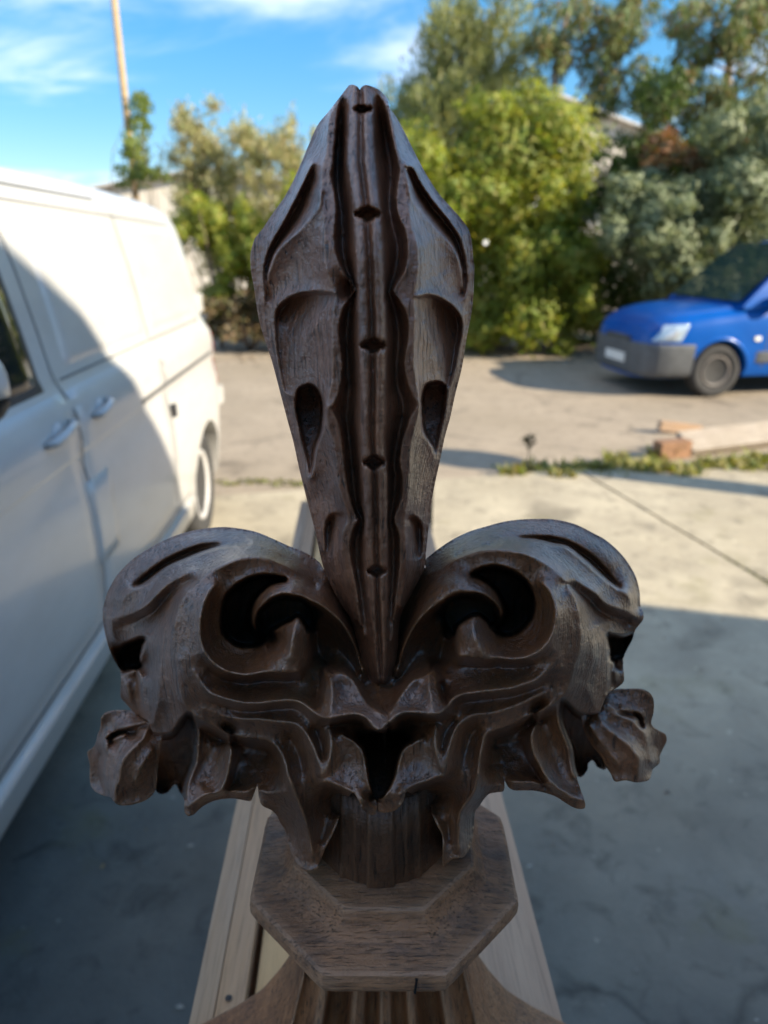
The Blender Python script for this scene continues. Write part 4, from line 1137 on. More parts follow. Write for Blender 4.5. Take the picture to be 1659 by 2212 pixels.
# ---------------------------------------------------------------- neck, collar, shoulder
def ring_mesh(name, levels, mat, parent, cx=0.0, cy=DAX / 1000, smooth=True, close_top=True):
    """levels: list of closed (x, y, z) rings in mm round the axis, bottom to top"""
    V = []; F = []
    n = len(levels[0])
    for lv in levels:
        for (x, y, z) in lv: V.append((cx + x / 1000, cy + y / 1000, CAM_Z + z / 1000))
    for a in range(len(levels) - 1):
        for k in range(n):
            k2 = (k + 1) % n
            F.append((a * n + k, a * n + k2, (a + 1) * n + k2, (a + 1) * n + k))
    F.append(tuple(range(n))[::-1]); F.append(tuple((len(levels) - 1) * n + k for k in range(n)))
    o = link(name, mesh_np(name, V, F), mat, parent, smooth)
    return to_local(o)

def neck_ring(z, r):
    out = []
    for k in range(240):
        a = 2 * math.pi * k / 240
        # eight flats with a raised fillet at the middle of the face
        ph = ((a + math.pi / 8) % (math.pi / 4)) - math.pi / 8
        rr = r * (0.985 / math.cos(ph * 0.8))
        ang = abs(((a + math.pi / 2 + math.pi) % (2 * math.pi)) - math.pi)
        if ang < 0.19: rr += 1.5
        elif abs(ang - 0.60) < 0.05: rr += 1.0
        elif ang < 0.55: rr -= 1.6 * math.sin((ang - 0.19) / 0.36 * math.pi) ** 0.7

        out.append((rr * math.cos(a) - 2, rr * math.sin(a), z + 1.2 * math.sin(5 * a) * (1 if z > -330 else 0)))
    return out
OAK_NECK = oak('neck_oak', (0.035, 0.014, 0.006), (0.125, 0.052, 0.022), (0.34, 0.17, 0.08), wear=0.5, coat=0.1)
ring_mesh('neck', [neck_ring(-366, 43), neck_ring(-358, 42), neck_ring(-340, 40.5), neck_ring(-318, 40), neck_ring(-298, 38)], OAK_NECK, fin)

def oct_ring(a, z, jit=0.0, n=12, soft=0.02):
    """octagon of apothem a with a flat facing the camera, corners a little rounded"""
    out = []
    for k in range(8 * n):
        th = 2 * math.pi * k / (8 * n)
        ph = ((th + math.pi / 8 + math.pi / 2) % (math.pi / 4)) - math.pi / 8
        r = a / math.cos(ph)
        edge = abs(ph) / (math.pi / 8)
        r *= 1 - soft * 0.35 * max(0, (edge - 0.8) / 0.2) ** 2
        w = jit * mnoise.noise(Vector((3 * math.cos(th) + z * .11, 3 * math.sin(th), a * .1)))
        out.append(((r + w) * math.cos(th), (r + w) * math.sin(th), z + w * .7))
    return out
cl = [oct_ring(60, -392), oct_ring(77, -391.5, .3), oct_ring(81.5, -389.5, .5), oct_ring(83.2, -386, .6), oct_ring(83.4, -379.5, .6), oct_ring(82.4, -376.2, .7), oct_ring(80.5, -374.9, .6),
      oct_ring(75, -374.2, .4), oct_ring(69, -373.0, .4), oct_ring(64, -370.6, .3), oct_ring(60.5, -366.8, .3), oct_ring(58, -362.5, .3), oct_ring(56.2, -358.6, .3), oct_ring(54.6, -357.6, .3),
      oct_ring(51, -357.4, .3), oct_ring(46, -357.0, .3), oct_ring(42, -356.2, .3), oct_ring(30, -356)]
col_o = ring_mesh('collar', cl, OAK_WORN, fin)
col_o.data.set_sharp_from_angle(angle=R(19))
# drying checks in the collar rim
CHECK = plain('check_shadow', (0.012, 0.008, 0.006), 0.9)
for (x, w, h, rz) in ((17.5, 1.2, 11, 0.1),):
    px = x; py = -83.2 if abs(x) < 34 else -83.2 + (abs(x) - 34.4)
    bm = bmesh.new()
    bm_box(bm, (px / 1000, (DAX + py) / 1000, CAM_Z - 0.3825), (w / 1000, 0.0016, h / 1000), Matrix.Rotation(rz, 3, 'Z') @ Matrix.Rotation(0.08, 3, 'Y'))
    to_local(bm_link('drying_check', bm, CHECK, fin))

def half_w(z):      # concave sweep of the shoulder
    return float(np.interp(-z, [380, 400, 440, 480, 515, 529, 551.5, 570, 591, 606, 620, 640], [48, 49.5, 54.5, 63.5, 76, 84, 99.5, 121, 151, 178, 205, 212]))
def sh_ring(z):
    w = half_w(z); d = float(np.interp(-z, [380, 440, 500, 640], [46, 48, 53, 60]))
    out = []
    N = 240
    for k in range(N):
        a = 2 * math.pi * k / N
        c, s = math.cos(a), math.sin(a)
        p = 5.0
        r = (abs(c) ** p + abs(s) ** p) ** (-1 / p)
        x, y = r * c * w, r * s * d
        if s > 0: y = min(y, 36 + 4 * max(0, (440 + z) / 60))
        f = x / w
        if s < 0:
            # gouged flutes fanning down the front face, with square fillets between
            fl = 0.0
            for (f0, hw, dp) in ((-0.50, 0.155, 24), (0.50, 0.155, 24), (-0.13, 0.09, 13), (0.17, 0.10, 13), (-0.84, 0.11, 9), (0.84, 0.11, 9)):
                t = abs(f - f0) / hw
                if t < 1: fl += dp * (1 - t ** 2.6)
            y += fl * min(1, max(0, (-z - 384) / 14))
        out.append((x, y, z))
    return out
zs = [-641 + i * 3.5 for i in range(74)]
SHO = oak('worn_oak_shoulder', (0.125, 0.047, 0.016), (0.38, 0.162, 0.060), (0.74, 0.48, 0.30), wear=0.6, rough=(0.5, 0.8), dust=0.1, coat=0.1, pores=0.8)
ring_mesh('shoulder', [sh_ring(z) for z in zs], SHO, fin)
# plain panel below, down to the ground
zb = CAM_Z - 0.640
bm = bmesh.new(); bm_box(bm, (0, DAX / 1000, zb / 2), (0.42, 0.07, zb - 0.001))
to_local(bm_link('end_panel', bm, SHO, fin, bevel=0.006))
# ------------------------------------------------------------------ timber bench the finial stands over
def timber(name, a, b, streak, scale=(60, 3, 60), rough=0.75):
    t = NT(name)
    v = t.coord(scale)
    s = t.noise(v, 1.0, 6, 0.6, 0.3)
    big = t.noise(t.coord((7, 1.2, 7)), 1.0, 4)
    c = t.ramp(s, [(0.30, a), (0.66, b)])
    c = t.mix(t.ramp(big, [(0.40, (0, 0, 0)), (0.68, (0.7,) * 3)]), c, streak)
    fine = t.noise(t.coord((420, 14, 420)), 1.0, 4, 0.6)
    c = t.mix(t.ramp(fine, [(0.30, (0.5,) * 3), (0.48, (0, 0, 0))]), c, tuple(x * 0.45 for x in a))
    t.set(Base_Color=c, Roughness=rough, Specular_IOR_Level=0.35, Normal=t.bump(fine, 0.6, 0.0012, t.bump(s, 0.4, 0.004)))
    return t.m
T_GREY = timber('grey_pine', (0.30, 0.20, 0.13), (0.46, 0.33, 0.225), (0.50, 0.29, 0.14))
T_TAN = timber('tan_pine', (0.36, 0.225, 0.135), (0.52, 0.34, 0.215), (0.52, 0.28, 0.12))
T_ORANGE = timber('fresh_pine', (0.60, 0.34, 0.14), (0.72, 0.46, 0.22), (0.66, 0.40, 0.18), scale=(40, 2.5, 40))
T_BROWN = timber('smooth_brown_board', (0.46, 0.285, 0.175), (0.56, 0.36, 0.225), (0.50, 0.31, 0.19), scale=(50, 2, 50), rough=0.6)
T_DARK = timber('dark_board', (0.06, 0.045, 0.035), (0.11, 0.08, 0.06), (0.09, 0.07, 0.05))
bang = math.atan(0.0373)
bench = empty('timber_bench', (-0.006, 0.412, 0), bang, 'long bench of weathered planks running back behind the carved finial', 'bench')
BH = CAM_Z - 0.62        # height of the plank tops
L_B = 1.34
def plank(x0, x1, ztop, th, y0, y1, mat, nm='plank', bev=0.004):
    bm = bmesh.new()
    bm_box(bm, ((x0 + x1) / 2, (y0 + y1) / 2, ztop - th / 2), (x1 - x0, y1 - y0, th))
    return bm_link(nm, bm, mat, bench, bevel=bev)
plank(-0.160, -0.1408, BH, 0.05, -0.008, L_B, T_GREY)
plank(-0.1400, -0.116, BH - 0.0012, 0.05, -0.008, L_B, T_TAN)
plank(-0.109, -0.052, BH - 0.014, 0.045, 0.0, L_B, T_ORANGE)
plank(-0.0505, -0.004, BH - 0.017, 0.045, 0.0, L_B, T_ORANGE)
plank(0.004, 0.159, BH - 0.001, 0.04, -0.008, L_B, T_BROWN)
for y in (0.12, L_B - 0.1):
    plank(-0.145, 0.145, BH - 0.062, 0.05, y - 0.03, y + 0.03, T_BROWN, 'bearer')
    for sx in (-0.125, 0.125):
        bm = bmesh.new(); bm_box(bm, (sx, y, (BH - 0.114) / 2), (0.05, 0.05, BH - 0.116))
        bm_link('leg', bm, T_BROWN, bench, bevel=0.004)
bm = bmesh.new()
bm_box(bm, (0.02, L_B + 0.022, (BH + 0.15) / 2 + 0.001), (0.33, 0.036, BH + 0.15))
bm_link('end_board', bm, T_DARK, bench, bevel=0.004)
# small damp nick in the near plank
bm = bmesh.new(); bm_lathe(bm, [(0.0022, 0), (0.003, 0.0006), (0.0012, 0.0012)], 10, center=(-0.130, 0.03, BH + 0.0002))
bm_link('knot', bm, plain('knot_dark', (0.03, 0.02, 0.015), 0.6), bench)

# ------------------------------------------------------------------ white van
WHITE = NT('white_paint')
_v = WHITE.coord()
_d = WHITE.noise(WHITE.coord((1, 1, 2.5)), 3.0, 6, 0.65)
_c = WHITE.ramp(_d, [(0.35, (0.50, 0.49, 0.47)), (0.7, (0.56, 0.555, 0.54))])
_s = WHITE.n('SeparateXYZ'); WHITE.l(_v, _s.inputs[0])
_g = WHITE.n('MapRange'); WHITE.l(WHITE.math('ADD', _s.outputs['Z'], WHITE.math('MULTIPLY', WHITE.noise(WHITE.coord((4, 1, 6)), 2.0, 6, 0.7), 0.5)), _g.inputs['Value'])
_g.inputs['From Min'].default_value = 0.85; _g.inputs['From Max'].default_value = 0.42
_c = WHITE.mix(WHITE.math('MULTIPLY', _g.outputs['Result'], 0.5), _c, (0.26, 0.23, 0.19))        # road dirt along the sills
WHITE.set(Base_Color=_c, Roughness=0.32, Coat_Weight=0.6, Coat_Roughness=0.12)
WHITE = WHITE.m
SEAM = plain('panel_gap', (0.09, 0.09, 0.095), 0.8)
RUBBER = plain('tyre_rubber', (0.035, 0.034, 0.033), 0.85, var=0.3, scale=20, bump=0.3)
GLASS = NT('dark_glass').set(Base_Color=(0.012, 0.018, 0.02), Roughness=0.04, Specular_IOR_Level=0.7)
BLACKP = plain('black_plastic', (0.03, 0.03, 0.032), 0.55)
van = empty('white_van', (-0.90, 0, 0), math.atan(0.04), 'white panel van parked on the left with its sliding door side in view', 'van')
sz = [.22, .26, .31, .40, .44, .56, .75, .93, 1.00, 1.035, 1.06, 1.16, 1.22, 1.265, 1.30, 1.45, 1.62, 1.76, 1.83, 1.865, 1.885, 1.915, 1.94, 1.955, 1.965]
so = [-.10, -.05, -.015, .0, .004, .018, .030, .026, .014, .006, .016, .018, .006, -.022, -.040, -.062, -.092, -.122, -.142, -.158, -.168, -.20, -.27, -.45, -.95]
def ztop(y): return float(np.interp(y, [-.40, -.1, .2, .95, 1.3, 3.2, 4.2, 4.5, 4.64, 4.72], [.85, 1.08, 1.18, 1.88, 1.945, 1.965, 1.945, 1.92, 1.885, 1.82]))
def van_x(y, z):
    zt = ztop(y)
    zz = z if z < .9 else .9 + (z - .9) * (1.965 - .9) / max(zt - .9, .03)
    o = float(np.interp(zz, sz, so))
    rear = float(np.interp(y, [4.40, 4.55, 4.64, 4.69, 4.72], [0, -.012, -.040, -.075, -.14]))
    frt = float(np.interp(y, [-.4, -.2, .1, .5], [-.35, -.14, -.03, 0]))
    return o + rear + frt
ys = list(np.linspace(-.40, 4.3, 42)) + [4.40, 4.48, 4.55, 4.60, 4.64, 4.67, 4.69, 4.705, 4.715, 4.72]
V = []; F = []
NPz = len(sz)
for y in ys:
    zt = ztop(y)
    col = []
    for z0 in sz:
        z = z0 if z0 < .9 else .9 + (z0 - .9) * (zt - .9) / (1.965 - .9)
        col.append((van_x(y, z), y, z))
    mir = [(-1.9 - x, y_, z_) for (x, y_, z_) in col[::-1][1:]]
    V += col + mir
nr = 2 * NPz - 1
for a in range(len(ys) - 1):
    for k in range(nr):
        k2 = (k + 1) % nr
        F.append((a * nr + k, (a + 1) * nr + k, (a + 1) * nr + k2, a * nr + k2))
F.append(tuple(range(nr))[::-1]); F.append(tuple((len(ys) - 1) * nr + k for k in range(nr)))
me = mesh_np('van_body', V, F)

def cut_arches(me, cyls):
    """take round wheel arches out of a body mesh"""
    bm = bmesh.new(); bm.from_mesh(me)
    bmesh.ops.recalc_face_normals(bm, faces=bm.faces); bm.to_mesh(me); bm.free()
    ob = bpy.data.objects.new('tmp', me); COL.objects.link(ob)
    cb = bmesh.new()
    for (axis, prof, c) in cyls: bm_lathe(cb, prof, 48, axis, c)
    bmesh.ops.recalc_face_normals(cb, faces=cb.faces)
    cm = bpy.data.meshes.new('cut'); cb.to_mesh(cm); cb.free()
    co = bpy.data.objects.new('cut', cm); COL.objects.link(co)
    md = ob.modifiers.new('b', 'BOOLEAN'); md.operation = 'DIFFERENCE'; md.object = co; md.solver = 'EXACT'
    dg = bpy.context.evaluated_depsgraph_get()
    res = bpy.data.meshes.new_from_object(ob.evaluated_get(dg))
    bpy.data.objects.remove(ob); bpy.data.objects.remove(co)
    return res
me = cut_arches(me, [('X', [(0.385, -0.30), (0.385, 0.3)], (0, 4.10, 0.34)), ('X', [(0.385, -0.30), (0.385, 0.3)], (0, 0.55, 0.34))])
body = link('body', me, WHITE, van)
me.polygons.foreach_set('use_smooth', [True] * len(me.polygons))
if hasattr(me, 'set_sharp_from_angle'): me.set_sharp_from_angle(angle=R(38))

def side_patch(name, y0, y1, z0, z1, off, mat, parent, ny=14, nz=12, edge=0.012, taper=True, slant=0.0, sink=0.004):
    """plate following the van side, proud by off with rolled edges"""
    V = []; F = []
    us = [0, edge / (y1 - y0)] + list(np.linspace(0, 1, ny))[1:-1] + [1 - edge / (y1 - y0), 1]
    ws = [0, edge / (z1 - z0)] + list(np.linspace(0, 1, nz))[1:-1] + [1 - edge / (z1 - z0), 1]
    us.sort(); ws.sort()
    for u in us:
        for w in ws:
            z = z0 + (z1 - z0) * w
            y = y0 + (y1 - y0) * u + slant * w
            lip = u in (0, 1) or w in (0, 1)
            V.append((van_x(y, z) + (-sink if lip else off), y, z))
    m = len(ws)
    for a in range(len(us) - 1):
        for b in range(m - 1):
            F.append((a * m + b, (a + 1) * m + b, (a + 1) * m + b + 1, a * m + b + 1))
    return link(name, mesh_np(name, V, F), mat, parent)
# doors and side panels
fd = side_patch('front_door', 0.98, 2.20, 0.46, 1.262, 0.004, WHITE, van)
side_patch('sliding_door', 2.225, 3.30, 0.46, 1.262, 0.004, WHITE, van)
side_patch('blank_panel', 2.32, 3.26, 1.31, 1.80, 0.006, WHITE, van, edge=0.03)
side_patch('blank_panel', 3.34, 4.26, 1.31, 1.79, 0.006, WHITE, van, edge=0.05)
side_patch('window', 1.02, 2.09, 1.29, 1.77, 0.006, GLASS, fd, slant=-0.02)
side_patch('window_seal', 0.99, 2.125, 1.268, 1.80, 0.002, BLACKP, fd, slant=-0.02)
bm = bmesh.new()
def strip(y0, z0, y1, z1, w=0.006, off=0.002, n=10):
    vs = []
    for k in range(n + 1):
        t = k / n; y = y0 + (y1 - y0) * t; z = z0 + (z1 - z0) * t
        dy, dz = y1 - y0, z1 - z0; l = math.hypot(dy, dz); ny_, nz_ = -dz / l * w / 2, dy / l * w / 2
        vs.append((bm.verts.new((van_x(y - ny_, z - nz_) + off, y - ny_, z - nz_)), bm.verts.new((van_x(y + ny_, z + nz_) + off, y + ny_, z + nz_))))
    for a, b in zip(vs, vs[1:]): bm.faces.new((a[0], b[0], b[1], a[1]))
strip(2.213, 0.44, 2.213, 1.27, 0.009, 0.005); strip(2.213, 1.27, 2.19, 1.83, 0.007)
strip(3.315, 0.44, 3.315, 1.27, 0.006, 0.003); strip(3.30, 1.30, 3.29, 1.82, 0.008, 0.004); strip(3.30, 1.29, 4.36, 1.285, 0.006, 0.004); strip(2.25, 1.29, 3.30, 1.29, 0.005, 0.004)
strip(0.98, 0.45, 3.62, 0.45, 0.008)
bm_link('panel_gap', bm, SEAM, van)
bm = bmesh.new(); strip(2.9, 1.085, 4.42, 1.085, 0.022, 0.004, 20)
bm_link('door_rail', bm, plain('rail_shadow', (0.10, 0.10, 0.10), 0.6), van)
bm = bmesh.new(); strip(0.95, 1.862, 3.15, 1.866, 0.012, 0.003, 24)
bm_link('roof_gutter', bm, plain('gutter', (0.15, 0.155, 0.15), 0.6), van)
bm = bmesh.new(); strip(0.95, 1.83, 4.3, 1.80, 0.008, 0.003, 30)
bm_link('roof_seam', bm, plain('gutter_seam', (0.20, 0.20, 0.195), 0.6), van)
# fuel flap
ff = side_patch('fuel_flap', 2.19, 2.40, 0.66, 0.97, 0.009, WHITE, van, 6, 6, edge=0.012)
# handles: a scooped cup with a bar across
def handle(y, z, L_=0.20):
    x = van_x(y, z)
    bm = bmesh.new()
    pts = [(x + 0.004, y - L_ / 2, z - 0.012), (x + 0.024, y - L_ / 2 + 0.02, z - 0.009), (x + 0.030, y, z), (x + 0.024, y + L_ / 2 - 0.02, z + 0.009), (x + 0.004, y + L_ / 2, z + 0.012)]
    bm_tube(bm, pts, [0.010, 0.013, 0.014, 0.013, 0.010], 12)
    h = bm_link('door_handle', bm, WHITE, van, smooth=True)
    bm = bmesh.new()
    bm_lathe(bm, [(0.036, 0), (0.032, 0.003), (0.02, 0.004)], 24, 'X', (x + 0.001, y, z - 0.004))
    bm_link('cup', bm, plain('handle_recess', (0.62, 0.62, 0.62), 0.6), h)
handle(2.05, 1.165); handle(2.42, 1.165, 0.16)
# rear door hinges
for z in (0.78, 1.36):
    bm = bmesh.new(); bm_box(bm, (van_x(4.66, z) + 0.022, 4.645, z), (0.05, 0.09, 0.11))
    bm_link('door_hinge', bm, WHITE, van, bevel=0.012)
bm = bmesh.new(); bm_box(bm, (van_x(3.9, 0.84) + 0.012, 3.32, 0.96), (0.02, 0.03, 0.06)); bm_link('door_catch', bm, BLACKP, van, bevel=0.004)
# sill
sv = side_patch('sill', 0.98, 3.68, 0.275, 0.43, 0.022, WHITE, van, 20, 8, edge=0.03)
# mirror: white shell over a black foot
def shell(name, c, s, mat, parent, pw=2.6, zcut=None, n=20):
    V = []; F = []
    for i in range(n + 1):
        ph = -math.pi / 2 + math.pi * i / n
        for k in range(2 * n):
            th = math.pi * k / n
            sg = lambda a: math.copysign(abs(a) ** (2 / pw), a)
            x, y, z = sg(math.cos(ph)) * sg(math.cos(th)), sg(math.cos(ph)) * sg(math.sin(th)), sg(math.sin(ph))
            if zcut is not None: z = max(z, zcut[0]); z = min(z, zcut[1])
            V.append((c[0] + s[0] * x, c[1] + s[1] * y, c[2] + s[2] * z))
    m = 2 * n
    for i in range(n):
        for k in range(m):
            F.append((i * m + k, i * m + (k + 1) % m, (i + 1) * m + (k + 1) % m, (i + 1) * m + k))
    return link(name, mesh_np(name, V, F), mat, parent)
mi = shell('wing_mirror', (0.115, 1.33, 1.435), (0.125, 0.06, 0.085), WHITE, van, zcut=(-0.25, 1))
shell('mirror_base', (0.115, 1.33, 1.430), (0.124, 0.062, 0.084), BLACKP, mi, zcut=(-1, -0.27))
bm = bmesh.new(); bm_tube(bm, [(-0.06, 1.28, 1.33), (0.06, 1.31, 1.345)], [0.03, 0.03], 10)
bm_link('mirror_arm', bm, BLACKP, mi, smooth=True)
def wheel(parent, c, r, w, axis, out, spokes=False, hub=(0.42, 0.41, 0.40), rim_f=0.62):
    """tyre with tread shoulders, steel rim dished inwards, hub; out = +-1 along the axis"""
    t = empty('wheel', (0, 0, 0)); t.parent = parent
    h = w / 2
    prof = [(r * .60, -h * .8), (r * .80, -h), (r * .95, -h * .92), (r, -h * .70), (r * 1.0, -h * .1), (r * .985, 0), (r, h * .1), (r, h * .70), (r * .95, h * .92), (r * .80, h), (r * .66, h * .9), (r * .60, h * .7)]
    bm = bmesh.new(); bm_lathe(bm, [(a, b * out) for a, b in prof], 48, axis, c); bm_link('tyre', bm, RUBBER, t, smooth=True)
    m = plain('wheel_steel', hub, 0.6, var=0.2, scale=12)
    q = rim_f
    rp = [(r * q, h * .55), (r * (q + .015), h * .86), (r * (q - .03), h * .9), (r * (q - .08), h * .55), (r * (q - .14), h * .30), (r * (q - .22), h * .42), (r * .30, h * .62), (r * .26, h * .50), (r * .17, h * .46), (r * .16, h * .62), (r * .08, h * .66)]
    bm = bmesh.new(); bm_lathe(bm, [(a, b * out) for a, b in rp], 48, axis, c); rim = bm_link('rim', bm, m, t, smooth=True)
    dk = plain('wheel_hole', (0.03, 0.03, 0.03), 0.9)
    bm = bmesh.new()
    for k in range(8):
        a = 2 * math.pi * k / 8
        d = (math.cos(a) * r * (q - .16), math.sin(a) * r * (q - .16))
        p = Vector(c) + (Vector((h * .37 * out, d[0], d[1])) if axis == 'X' else Vector((d[0], h * .37 * out, d[1])))
        bm_lathe(bm, [(r * .05, -0.004), (r * .05, 0.006)], 10, axis, p)
    vo = bm_link('vent_hole', bm, dk, rim); vo['kind'] = 'stuff'
    return t
wheel(van, (-0.13, 4.10, 0.335), 0.335, 0.215, 'X', 1)
wheel(van, (-0.13, 0.55, 0.335), 0.335, 0.215, 'X', 1)
wheel(van, (-1.77, 4.10, 0.335), 0.335, 0.215, 'X', -1)
wheel(van, (-1.77, 0.55, 0.335), 0.335, 0.215, 'X', -1)
bm = bmesh.new(); bm_box(bm, (-0.95, 4.72, 0.50), (1.74, 0.10, 0.26)); bm_link('rear_bumper', bm, BLACKP, van, bevel=0.03)
side_patch('tail_light', 4.56, 4.66, 0.86, 1.24, 0.006, plain('tail_lens', (0.25, 0.02, 0.02), 0.2), van, 5, 8)
bm = bmesh.new()
wz = [(-0.35, 0.24, 1.16), (-1.55, 0.24, 1.16), (-1.48, 0.84, 1.80), (-0.42, 0.84, 1.80)]
bm.faces.new([bm.verts.new(p) for p in [(x, y - 0.012, z + 0.02) for x, y, z in wz]])
bm_link('windscreen', bm, GLASS, van)

# ------------------------------------------------------------------ blue car
BLUE = NT('blue_paint')
_f = BLUE.ramp(BLUE.noise(BLUE.coord(), 2.0, 5), [(0.3, (0.0, 0.062, 0.29)), (0.7, (0.0, 0.085, 0.37))])
BLUE.set(Base_Color=_f, Roughness=0.28, Coat_Weight=0.15, Coat_Roughness=0.12, Specular_IOR_Level=0.3)
BLUE = BLUE.m
GREYP = plain('grey_bumper_plastic', (0.085, 0.09, 0.095), 0.6, var=0.2, scale=8)
yaw = math.pi + R(9)
lv = Vector((-math.sin(yaw), math.cos(yaw), 0))
wc = gnd(1530, 856)
cc = Vector((wc.x, wc.y, 0)) - lv * 0.745
car = empty('blue_car', cc, yaw, 'small bright blue van-bodied car with grey bumper and black steel wheels', 'car')
cx = [.86, .845, .80, .72, .58, .40, .15, -.10, -.30, -.60, -1.4, -2.4, -3.05, -3.2, -3.28]
cw = [.40, .56, .68, .765, .815, .835, .845, .85, .855, .858, .86, .858, .84, .80, .70]
ct = [.63, .70, .790, .86, .925, .970, 1.005, 1.03, 1.065, 1.085, 1.10, 1.11, 1.11, 1.10, 1.05]
def cwid(x): return float(np.interp(-x, [-a for a in cx], cw))
def ctop(x): return float(np.interp(-x, [-a for a in cx], ct))
def csec(x):
    w, t = cwid(x), ctop(x)
    return [(0, t + .035), (w * .45, t + .03), (w * .74, t + .005), (w * .88, t - .03), (w * .955, t - .085), (w * .985, t - .16), (w, max(t - .28, .58)), (w * 1.004, .54), (w * .995, .42), (w * .98, .32), (w * .95, .25), (w * .8, .215), (0, .21)]
cxx = list(np.linspace(.86, .70, 12)) + list(np.linspace(.66, -.6, 22)) + list(np.linspace(-.8, -3.0, 12)) + [-3.1, -3.2, -3.26, -3.28]
V = []; F = []
for x in cxx:
    s = csec(x)
    V += [(x, y, z) for y, z in s] + [(x, -y, z) for y, z in s[::-1][1:-1]]
nr = 2 * 13 - 2
for a in range(len(cxx) - 1):
    for k in range(nr):
        k2 = (k + 1) % nr
        F.append((a * nr + k, a * nr + k2, (a + 1) * nr + k2, (a + 1) * nr + k))
F.append(tuple(range(nr))); F.append(tuple((len(cxx) - 1) * nr + k for k in range(nr))[::-1])
me = mesh_np('car_body', V, F)
me = cut_arches(me, [('Y', [(0.355, 0.45), (0.355, 1.2)], (0, 0, 0.315)), ('Y', [(0.355, 0.45), (0.355, 1.2)], (-2.68, 0, 0.315)),
                     ('Y', [(0.355, -1.2), (0.355, -0.45)], (0, 0, 0.315)), ('Y', [(0.355, -1.2), (0.355, -0.45)], (-2.68, 0, 0.315))])
cb = link('body', me, BLUE, car)
if hasattr(me, 'set_sharp_from_angle'): me.set_sharp_from_angle(angle=R(35))
def cside(x, z):
    s = csec(x)
    zs_ = [q[1] for q in s][::-1]; ws_ = [q[0] for q in s][::-1]
    return float(np.interp(z, zs_, ws_))
def cpatch(name, quad, off, mat, parent, n=12, side=1, sink=0.006):
    """plate on the car side; quad = four (x, z) corners"""
    V = []; F = []
    q = [Vector((a, b, 0)) for a, b in quad]
    us = [0, .05] + list(np.linspace(.1, .9, n)) + [.95, 1]
    for u in us:
        for w in us:
            p = q[0].lerp(q[1], u).lerp(q[3].lerp(q[2], u), w)
            lip = u in (0, 1) or w in (0, 1)
            V.append((p.x, side * (cside(p.x, p.y) + (-sink if lip else off)), p.y))
    m = len(us)
    for a in range(m - 1):
        for b in range(m - 1): F.append((a * m + b, (a + 1) * m + b, (a + 1) * m + b + 1, a * m + b + 1))
    return link(name, mesh_np(name, V, F), mat, parent)
# front bumper wraps the nose up to the arch
V = []; F = []
bx = list(np.linspace(.86, .70, 12)) + list(np.linspace(.66, .33, 8))
bz = [.235, .25, .30, .38, .46, .54, .60, .625, .63]
for x in bx:
    for z in bz:
        o = 0.020 if .24 < z < .628 else 0.0
        sc = 1 + o / max(cwid(x), .3)
        V.append((x + (o if x > .6 else 0), cside(x, z) + o, z))
nb = len(bz)
def bump_faces(flip, base):
    for a in range(len(bx) - 1):
        for b in range(nb - 1):
            f = (base + a * nb + b, base + (a + 1) * nb + b, base + (a + 1) * nb + b + 1, base + a * nb + b + 1)
            F.append(f[::-1] if flip else f)
n0 = len(V)
V += [(x, -y, z) for x, y, z in V]
bump_faces(False, 0); bump_faces(True, n0)
for b in range(nb - 1): F.append((b, b + 1, n0 + b + 1, n0 + b))
link('front_bumper', mesh_np('front_bumper', V, F), GREYP, car)
LENS = NT('headlight_lens').set(Base_Color=(0.42, 0.52, 0.60), Roughness=0.12, Coat_Weight=0.8, Metallic=0.25)
for s in (1, -1):
    h = cpatch('headlight', [(.80, .655), (.50, .66), (.40, .865), (.68, .845)], 0.012, LENS, car, side=s)
    cpatch('reflector', [(.70, .69), (.57, .69), (.52, .80), (.64, .79)], 0.016, plain('lamp_reflector', (0.75, 0.76, 0.74), 0.15, metal=0.6), h, 6, side=s)
    cpatch('side_repeater', [(-.40, .66), (-.48, .66), (-.48, .71), (-.40, .71)], 0.012, plain('repeater_lens', (0.75, 0.72, 0.62), 0.25), car, 5, side=s)
    cpatch('rub_strip', [(-.44, .40), (-1.5, .40), (-1.5, .54), (-.44, .54)], 0.016, GREYP, car, 8, side=s)
    cpatch('door_gap', [(-.55, .34), (-.562, .34), (-.602, 1.03), (-.59, 1.03)], 0.003, SEAM, car, 6, side=s, sink=0.0)
    bm = bmesh.new()
    n = 28
    rg = []
    for k in range(n + 1):
        a = math.pi * (0.02 + 0.96 * k / n)
        row = []
        for rr, dy in ((.352, -.01), (.356, .012), (.385, .014), (.395, .0)):
            x, z = rr * math.cos(a), .315 + rr * math.sin(a)
            row.append(bm.verts.new((x, s * (cside(x, max(z, .3)) + dy), z)))
        rg.append(row)
    for a, b in zip(rg, rg[1:]):
        for i in range(3): bm.faces.new((a[i], b[i], b[i + 1], a[i + 1]))
    bm_link('arch_trim', bm, BLUE, car, smooth=True)
    wheel(car, (0, s * .735, .312), .312, .19, 'Y', s, hub=(0.17, 0.15, 0.135), rim_f=0.56)
    wheel(car, (-2.68, s * .735, .312), .312, .19, 'Y', s, hub=(0.17, 0.15, 0.135), rim_f=0.56)
# number plate, grille with its bars, badge
bm = bmesh.new(); bm_box(bm, (.888, 0, .415), (.012, .50, .11)); bm_link('number_plate', bm, plain('plate_white', (0.75, 0.75, 0.72), 0.4), car, bevel=0.004)
bm = bmesh.new(); bm_box(bm, (.862, 0, .655), (.03, .62, .045), Matrix.Rotation(-.45, 3, 'Y')); bm_link('grille', bm, BLACKP, car, bevel=0.01)
for z in (.64, .675):
    bm = bmesh.new(); bm_box(bm, (.895 - (z - .6) * .38, 0, z), (.012, .56, .012)); bm_link('grille_bar', bm, plain('chrome_bar', (0.45, 0.46, 0.48), 0.2, metal=0.9), car, bevel=0.003)
